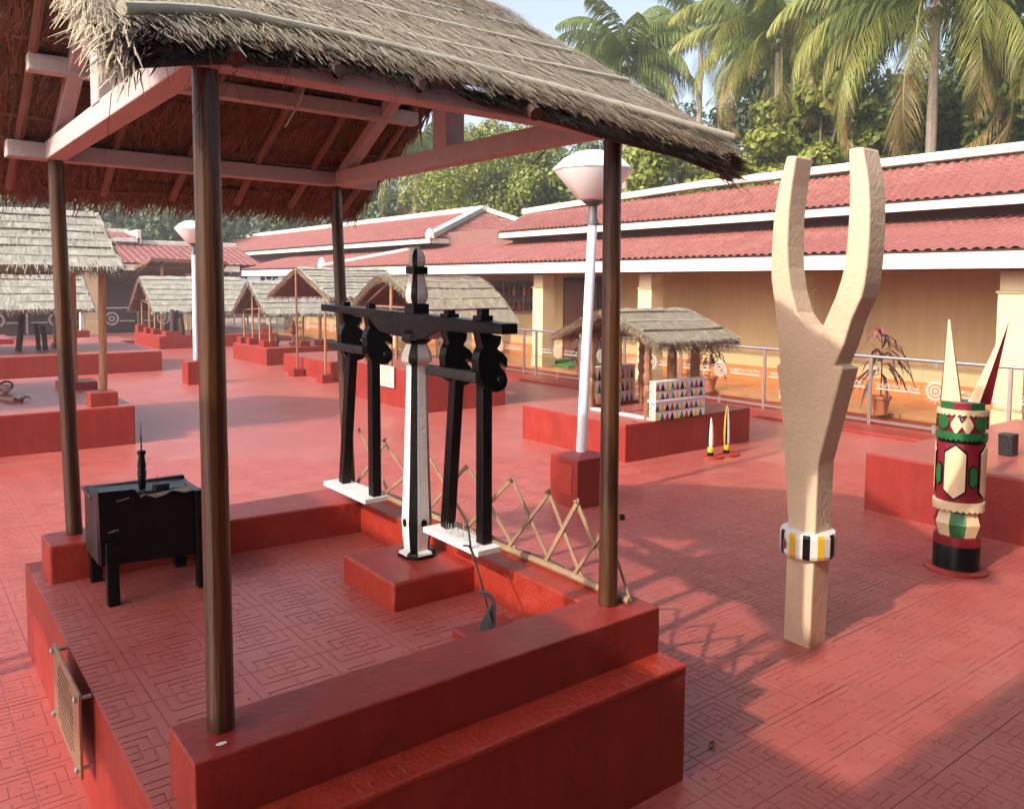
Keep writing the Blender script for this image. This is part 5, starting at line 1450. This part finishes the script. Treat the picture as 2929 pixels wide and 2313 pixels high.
MB().bar((-16, 34.6, 3.72), (7.75, 34.6, 3.72), .35, .22).build('ridge_cap', FASC, fw, bevel=.02)
MB().box(7.6, 7.75, 32.5, 34.6, 3.25, 3.72).build('verge', FASC, fw, bevel=.02)
for x_ in (8.9, 5.6, 2.0, -1.5):
    MB().box(x_ - .25, x_ + .25, 30.2, 30.6, 0, 2.19).build('column', COLM, fw, bevel=.008)

# ================================================================== STEEL AND GLASS RAILING
rl = thing('glass_railing', 'steel railing with clear glass panels and white emblems along the veranda', 'railing', (10.15, 8, 0))
FX = 10.15
py = [-0.9, 0.7, 2.3, 3.9, 5.56, 7.17, 8.75, 10.0, 11.13, 12.40, 12.78, 14.4, 16.0, 17.6, 19.2, 20.8, 22.4, 24.0, 25.6, 27.2, 28.8]
bb = MB(); bb.path([(FX, -1.2, .912), (FX, 29, .905)], .022, 10); bb.build('top_rail', STEEL, rl, smooth=True)
MB().bar((FX, -1.2, .085), (FX, 29, .085), .03, .03).build('bottom_rail', STEEL, rl)
for k_, y_ in enumerate(py):
    MB().box(FX - .02, FX + .02, y_ - .02, y_ + .02, 0.03, .89).build('rail_post', STEEL, rl, bevel=.003)
    if k_ < len(py) - 1:
        ya, yb = y_ + .05, py[k_ + 1] - .05
        if yb - ya < .3: continue
        g = MB().box(FX - .003, FX + .003, ya, yb, .12, .85).build('glass_panel', GLASS, rl)
        yc = (ya + yb) / 2
        em = MB()
        for (r0, r1) in ((.085, .12), (.045, .07), (0, .028)):
            n = 24
            for q in range(n):
                a0, a1 = 2 * pi * q / n, 2 * pi * (q + 1) / n
                em.add([(FX - .0045, yc + r * cos(a), .55 + r * sin(a)) for r, a in ((r0, a0), (r1, a0), (r1, a1), (r0, a1))], [(0, 1, 2, 3)])
        for q in range(16):
            a = 2 * pi * q / 16
            em.add([(FX - .0045, yc + .135 * cos(a + d) , .55 + .135 * sin(a + d)) if e else (FX - .0045, yc + .155 * cos(a), .55 + .155 * sin(a)) for d, e in ((-.09, 1), (0, 0), (.09, 1))], [(0, 1, 2)])
        em.build('emblem', FROST, rl)
        for (s0, s1) in ((ya + .02, yc - .18), (yc + .18, yb - .02)):
            stp = MB()
            stp.add([(FX - .0045, s0, .495), (FX - .0045, s1, .495), (FX - .0045, s1, .52), (FX - .0045, s0, .52)], [(0, 1, 2, 3)])
            y_2 = s0
            while y_2 < s1 - .02:
                w = random.uniform(.012, .03); h0 = random.uniform(.528, .545)
                for q in range(3):
                    yy = y_2 + random.uniform(0, w); zz = random.uniform(.53, .58)
                    stp.add([(FX - .0045, yy, zz), (FX - .0045, yy + .012, zz - .004), (FX - .0045, yy + .016, zz + .012), (FX - .0045, yy + .003, zz + .014)], [(0, 1, 2, 3)])
                y_2 += w
            stp.build('frosted_border', FROST, rl)
        MB().box(FX - .012, FX + .012, yc - .02, yc + .02, .03, .13).build('foot_clamp', STEEL, rl)
        MB().box(FX - .012, FX + .012, yc - .02, yc + .02, .84, .90).build('clamp', STEEL, rl)
# rail in front of the far wing
rl2 = thing('glass_railing', 'railing with round emblems in front of the far wing at left', 'railing', (3, 29, 0))
MB().path([(-6, 29.2, .95), (10.1, 29.2, .95)], .025, 8).build('top_rail', STEEL, rl2)
MB().bar((-6, 29.2, .1), (10.1, 29.2, .1), .04, .04).build('bottom_rail', STEEL, rl2)
for k_ in range(11):
    x_ = -6 + k_ * 1.6
    MB().box(x_ - .02, x_ + .02, 29.18, 29.22, 0, .93).build('rail_post', STEEL, rl2)
    if k_ < 10:
        MB().box(x_ + .05, x_ + 1.55, 29.197, 29.203, .14, .88).build('glass_panel', GLASS, rl2)
        em = MB(); n = 20
        for (r0, r1) in ((.16, .22), (.05, .1)):
            for q in range(n):
                a0, a1 = 2 * pi * q / n, 2 * pi * (q + 1) / n
                em.add([(x_ + .8 + r * cos(a), 29.19, .6 + r * sin(a)) for r, a in ((r0, a0), (r1, a0), (r1, a1), (r0, a1))], [(0, 1, 2, 3)])
        em.add([(x_ + .1, 29.19, .5), (x_ + .55, 29.19, .5), (x_ + .55, 29.19, .54), (x_ + .1, 29.19, .54)], [(0, 1, 2, 3)])
        em.add([(x_ + 1.05, 29.19, .5), (x_ + 1.5, 29.19, .5), (x_ + 1.5, 29.19, .54), (x_ + 1.05, 29.19, .54)], [(0, 1, 2, 3)])
        em.build('emblem', FROST, rl2)

# green mat by the door
mt = MB(); mt.hexa([(11.3, 12.75, .095), (12.3, 12.75, .095), (12.3, 14.0, .095), (11.3, 14.0, .095)], [(11.3, 12.75, .13), (12.3, 12.75, .16), (12.3, 14.0, .16), (11.3, 14.0, .13)])
o = one('door_mat', 'green doormat in front of the brown veranda door', 'mat', mt, MATG, smooth=False)

# ================================================================== POTTED PLANTS
def cordyline(x, y, z, h, label, nl=46, seed=0, red=True):
    rg = np.random.default_rng(seed)
    t = thing('potted_plant', label, 'plant', (x, y, z), 'red leaved plants in clay pots')
    MB().lathe([(.10, z), (.105, z + .02), (.085, z + .025), (.12, z + .20), (.14, z + .21), (.14, z + .25), (.12, z + .25), (.11, z + .22), (0.02, z + .22)], (x, y), 16).build('pot', CLAYP, t, smooth=True, sharp=40)
    MB().path([(x, y, z + .2), (x + .02, y + .01, z + h * .5), (x + .01, y + .02, z + h * .8)], [.012, .010, .007], 6).build('stem', BARKD, t)
    Q = []; mi_ = []
    for k_ in range(nl):
        a = rg.uniform(0, 2 * pi); f = rg.uniform(0, 1)
        z0 = z + h * (.42 + .40 * f); up = -0.1 + 1.5 * f ** 1.5 + rg.uniform(-.2, .3)
        L_ = h * rg.uniform(.28, .42) * (1 - .25 * f); w = .018 + .010 * rg.random()
        d = np.array([cos(a), sin(a), up]); d /= np.linalg.norm(d)
        p0 = np.array([x + .015, y + .012, z0]); sd = np.array([-sin(a), cos(a), 0.0])
        p1 = p0 + d * L_ * .45; p2 = p0 + d * L_ * .8 + np.array([0, 0, -.10 * L_ / .3]) ; p3 = p0 + d * L_ + np.array([0, 0, -.32 * L_ / .4])
        pts = [p0, p1, p2, p3]; ws = [w * .3, w, w * .8, .002]
        for q in range(3):
            Q.append([pts[q] - sd * ws[q], pts[q] + sd * ws[q], pts[q + 1] + sd * ws[q + 1], pts[q + 1] - sd * ws[q + 1]]); mi_.append(1 if f > .86 else 0)
    quads_mesh('leaves', np.array(Q), [CORDY, CORDYP], t, mi=mi_)
    return t
cordyline(10.72, 5.72, .09, 1.28, 'red leaved plant in clay pot behind the glass, between forked post and totem', 46, 1)
cordyline(10.75, 8.65, .09, 1.05, 'red leaved potted plant behind the painted hut', 46, 2)
cordyline(10.75, 11.75, .09, 1.0, 'red leaved potted plant half hidden behind the near lamp pole', 40, 3)
cordyline(10.75, 16.6, .09, .95, 'small potted plant seen just right of the crossbar end', 30, 4)

# ================================================================== HUTS BESIDE THE CAMERA (outside the frame, they and an added wall shade the court)
hut('long thatched hut standing left of the camera, outside the picture', 'y', -0.9, 4.9, -1.60, 0.85, 2.50, 3.12, posts=[(-2.2, -.5), (-1.0, -.5), (-2.2, 4.2), (-1.0, 4.2)], pz=0, nb=2500, nbat=4, pr=.04)
hut('thatched roof behind the camera, outside the picture, lengthened to block sky light', 'x', -1.85, 9.5, 0.02, 1.02, 3.12, 3.55, posts=[(-1.5, -.9), (-1.5, -.4), (9.2, -.9), (9.2, -.4)], pz=0, nb=2500, nbat=4, pr=.05)  # hut inferred from its eave shadow, extra length added to darken front faces
hb_ = thing('blocker_wall', 'dark wall added behind the camera to block light, outside the picture', 'wall', (0, -1.1, 0))
MB().box(-4.5, 9.3, -1.25, -1.05, 0, 2.6).build('wall', DARKI, hb_)  # unseen wall, added to keep light off the front kerb faces
# ================================================================== TREES
def frond(org, az, elev, L_, droop, wl, rg, twist=0.0):
    """returns quads of one coconut frond (rachis + drooping leaflets) and a ripeness value per quad"""
    n = 26; pts = []; p = np.array(org, float); e = elev
    seg = L_ / n
    for k in range(n + 1):
        pts.append(p.copy())
        d = np.array([cos(az) * cos(e), sin(az) * cos(e), sin(e)])
        p = p + d * seg
        e -= droop / n * (0.5 + 1.2 * k / n)
    pts = np.array(pts); Q = []; rp = []
    side0 = np.array([-sin(az), cos(az), 0.0])
    for k in range(n):
        w0 = .035 * (1 - k / n) + .006
        u = np.array([0, 0, 1.0]) * w0 * .5
        Q.append([pts[k] - side0 * w0 * .5, pts[k] + side0 * w0 * .5, pts[k + 1] + side0 * w0 * .4, pts[k + 1] - side0 * w0 * .4]); rp.append(.4)
    m = int(74)
    for i in range(m):
        f = .10 + .90 * i / (m - 1)
        k = min(n - 1, int(f * n)); fr_ = f * n - k
        c_ = pts[k] * (1 - fr_) + pts[min(n, k + 1)] * fr_
        d = pts[k + 1] - pts[k]; d /= np.linalg.norm(d)
        up = np.cross(side0, d); 
        ll = wl * (sin(pi * min(1, .12 + .86 * f)) ** .55) * rg.uniform(.85, 1.1)
        for sg in (-1, 1):
            dr = rg.uniform(.45, 1.05)
            dv = side0 * sg * .75 + d * rg.uniform(.45, .75) - np.array([0, 0, dr]) + up * .15
            dv /= np.linalg.norm(dv)
            mid = c_ + dv * ll * .5
            dv2 = dv + np.array([0, 0, -.55]); dv2 /= np.linalg.norm(dv2)
            end = mid + dv2 * ll * .5
            wv = d * (wl * .024) + np.array([0, 0, .012])
            Q.append([c_ - wv * .6, c_ + wv * .6, mid + wv, mid - wv]); Q.append([mid - wv, mid + wv, end + wv * .15, end - wv * .15])
            r_ = f * .75 + rg.uniform(-.12, .12)
            rp += [r_, r_]
    return Q, rp

def palm(x, y, zc, L_, label, seed, nf=26, yel=.5, lean=(0, 0), tr=.11, wl=None):
    rg = np.random.default_rng(seed)
    t = thing('coconut_palm', label, 'palm tree', (x, y, 0), 'coconut palms behind the roofs')
    pts = [(x - lean[0] * (1 - s) ** 1.5, y - lean[1] * (1 - s) ** 1.5, -.1 + (zc + .05) * s) for s in np.linspace(0, 1, 14)]
    bb = MB(); bb.path(pts, [tr * (1.25 - .45 * s) * (1.05 if i % 2 else 1.0) for i, s in enumerate(np.linspace(0, 1, 14))], 10); bb.build('trunk', BARK, t, smooth=True)
    Q = []; R = []
    for k in range(nf):
        f = k / (nf - 1)
        az = k * 2.39996 + rg.uniform(-.25, .25)
        el = radians(78 - 108 * f ** .9) + rg.uniform(-.1, .1)
        q, r = frond((x, y, zc), az, el, L_ * rg.uniform(.85, 1.08), rg.uniform(1.4, 2.2), (wl or L_ * .24), rg)
        Q += q; R += [v * (.35 + 1.0 * f) * (yel / .5) + (.35 if (f > .9 and rg.random() < .5) else 0) for v in r]
    R = np.array(R)
    mi_ = np.where(R < .42, 0, np.where(R < .92, 1, 2))
    quads_mesh('crown', np.array(Q), [PALM_G, PALM_Y, PALM_O], t, mi=mi_)
    cn = MB()
    for k in range(7):
        a = k * .9; cn.lathe([(.01, zc - .42), (.09, zc - .36), (.11, zc - .28), (.06, zc - .2), (.01, zc - .17)], (x + .2 * cos(a), y + .2 * sin(a)), 8)
    cn.build('coconuts', M('coconut_husk', (.14, .12, .05), .7), t, smooth=True)
    return t
palm(18.0, 8.7, 7.9, 4.1, 'largest coconut palm at upper right with long drooping yellow green fronds', 3, 40, .62)
palm(20.5, 14.3, 8.85, 3.5, 'coconut palm right of the roof tip with yellowing lower fronds', 5, 38, .66)
palm(20.2, 20.0, 9.3, 3.4, 'coconut palm nearest the sky gap with green fronds', 7, 34, .40)
palm(26.1, 21.8, 12.0, 3.6, 'tall palm at the top edge behind the two middle palms', 9, 24, .25)
palm(18.5, 30.9, 7.2, 3.3, 'lower palm seen through the shelter opening, fronds hanging yellow', 11, 26, .60)
palm(20.9, 6.6, 8.6, 3.4, 'coconut palm at the right edge of the picture', 13, 24, .5)
palm(24.5, 16.2, 9.6, 3.2, 'green palm behind between the two yellowing palms', 15, 24, .3)
palm(18.0, 46.6, 8.5, 3.6, 'distant palm whose bare trunk rises behind the far roof', 17, 22, .3)

def tree(label, cx, cy, zc, rx, rz, m, seed, n=9000, ls=.16, trunk=.16, name='broadleaf_tree', group='broadleaf trees behind the roofs', clumps=26, flat=.8):
    rg = np.random.default_rng(seed)
    t = thing(name, label, 'tree', (cx, cy, 0), group)
    bb = MB()
    bb.path([(cx, cy, -.1), (cx + .1, cy, zc * .35), (cx, cy + .1, zc * .75), (cx + .05, cy, zc)], [trunk, trunk * .85, trunk * .6, trunk * .3], 8)
    cl = []
    for k in range(clumps):
        d = rg.normal(size=3); d /= np.linalg.norm(d)
        r = rg.uniform(.35, 1.0) ** .6
        c_ = np.array([cx + d[0] * rx * r, cy + d[1] * rx * r, zc + d[2] * rz * r])
        cl.append((c_, rg.uniform(.22, .42) * rx))
        if k % 2 == 0:
            bb.path([(cx, cy, zc * .6), tuple((np.array([cx, cy, zc * .7]) + c_) / 2 + np.array([0, 0, -.1])), tuple(c_)], [trunk * .4, trunk * .22, trunk * .08], 6)
    bb.build('trunk', BARKD, t, smooth=True)
    per = n // clumps; Q = []
    for c_, r in cl:
        d = rg.normal(size=(per, 3)); d /= np.linalg.norm(d, axis=1, keepdims=True)
        rad = r * rg.uniform(.55, 1.05, (per, 1))
        P = c_ + d * rad * np.array([1, 1, flat])
        nrm = d + rg.normal(0, .55, (per, 3)) + np.array([0, 0, .35]); nrm /= np.linalg.norm(nrm, axis=1, keepdims=True)
        a = np.cross(nrm, rg.normal(size=(per, 3))); a /= np.linalg.norm(a, axis=1, keepdims=True); b2 = np.cross(nrm, a)
        s = ls * rg.uniform(.6, 1.25, (per, 1))
        Q.append(np.stack([P - a * s * .5, P - b2 * s * .32 + a * s * .05 + nrm * s * .08, P + a * s * .55, P + b2 * s * .32 + a * s * .05 + nrm * s * .08], 1))
    quads_mesh('crown', np.concatenate(Q), m, t)
    return t
tree('bright yellow green tree framed by the shelter beams and king post', 20.3, 27.3, 6.0, 3.1, 2.6, LEAF_A, 21, 26000, .16, clumps=46)
tree('lower green tree behind the hip roof, right of the bright one', 22.6, 24.6, 5.3, 2.5, 2.0, LEAF_B, 22, 10000, .22, clumps=30)
tree('leafy green tree behind the roof ridge left of the forked post', 19.3, 16.6, 5.2, 1.7, 1.5, LEAF_A, 23, 10000, .20, clumps=30)
tree('large leaved green tree directly behind the forked post', 20.6, 13.0, 5.6, 1.9, 2.0, LEAF_A, 24, 13000, .20, clumps=34)
tree('dense dark tree behind the middle palms', 25.5, 18.5, 6.8, 3.0, 3.0, LEAF_C, 25, 14000, .26, clumps=40)
tree('dark green tree at the right edge below the palm', 20.2, 7.0, 5.3, 1.9, 2.0, LEAF_B, 26, 12000, .20, clumps=32)
tree('green tree between the forked post and the right edge', 22.6, 10.6, 5.4, 2.2, 1.9, LEAF_B, 27, 12000, .22, clumps=32)
tree('dark background tree right of centre', 27.5, 14.5, 6.6, 2.8, 3.2, LEAF_C, 28, 10000, .28, clumps=34)
tree('dark background tree at far right', 25.5, 9.6, 6.6, 2.6, 3.2, LEAF_C, 29, 10000, .28, clumps=34)
tree('shrubby green tree over the roof left of the near lamp shade', 25.0, 30.5, 6.0, 2.8, 2.6, LEAF_B, 30, 10000, .26, clumps=34)
tree('grey green far tree above the low left roof', 10.2, 43.2, 4.6, 3.2, 2.4, LEAF_H, 31, 9000, .30, clumps=34)
tree('hazy far tree behind the second lamp shade', 13.8, 47.5, 5.0, 3.2, 2.6, LEAF_C, 32, 9000, .32, clumps=34)
tree('far grey green tree behind the nearest brown post', 17.2, 45.6, 4.8, 3.4, 2.6, LEAF_H, 33, 9000, .32, clumps=34)
tree('far green tree between back post and the low palm', 20.5, 43.0, 5.2, 3.3, 2.8, LEAF_H, 34, 9000, .32, clumps=34)
tree('far dark tree at the left end above the grey thatch', 6.5, 45.0, 4.4, 3.0, 2.2, LEAF_C, 35, 7000, .32, clumps=30)
tree('dark tree filling the gap behind the low hanging palm', 22.5, 37.5, 5.2, 3.4, 3.0, LEAF_C, 36, 9000, .30, clumps=34)
tree('dark tree filling the gap behind bright tree', 26.0, 34.5, 6.0, 3.2, 3.0, LEAF_C, 37, 9000, .30, clumps=34)
tree('dark green tree behind the sky gap palm', 27.5, 25.5, 7.0, 3.0, 3.2, LEAF_C, 38, 10000, .28, clumps=34)

# ================================================================== HAZE
hz = bpy.data.materials.new('warm_haze'); hz.use_nodes = True
hn = hz.node_tree.nodes; hn.remove(hn['Principled BSDF'])
pv = hn.new('ShaderNodeVolumePrincipled')
pv.inputs['Color'].default_value = (0.93, 0.94, 0.95, 1)
pv.inputs['Density'].default_value = 0.0032
pv.inputs['Anisotropy'].default_value = 0.3
hz.node_tree.links.new(pv.outputs[0], hn['Material Output'].inputs['Volume'])
hzo = MB().box(-620, 620, -620, 620, -1.1, 18).build('haze', hz)
hzo['kind'] = 'stuff'
S.cycles.volume_bounces = 0
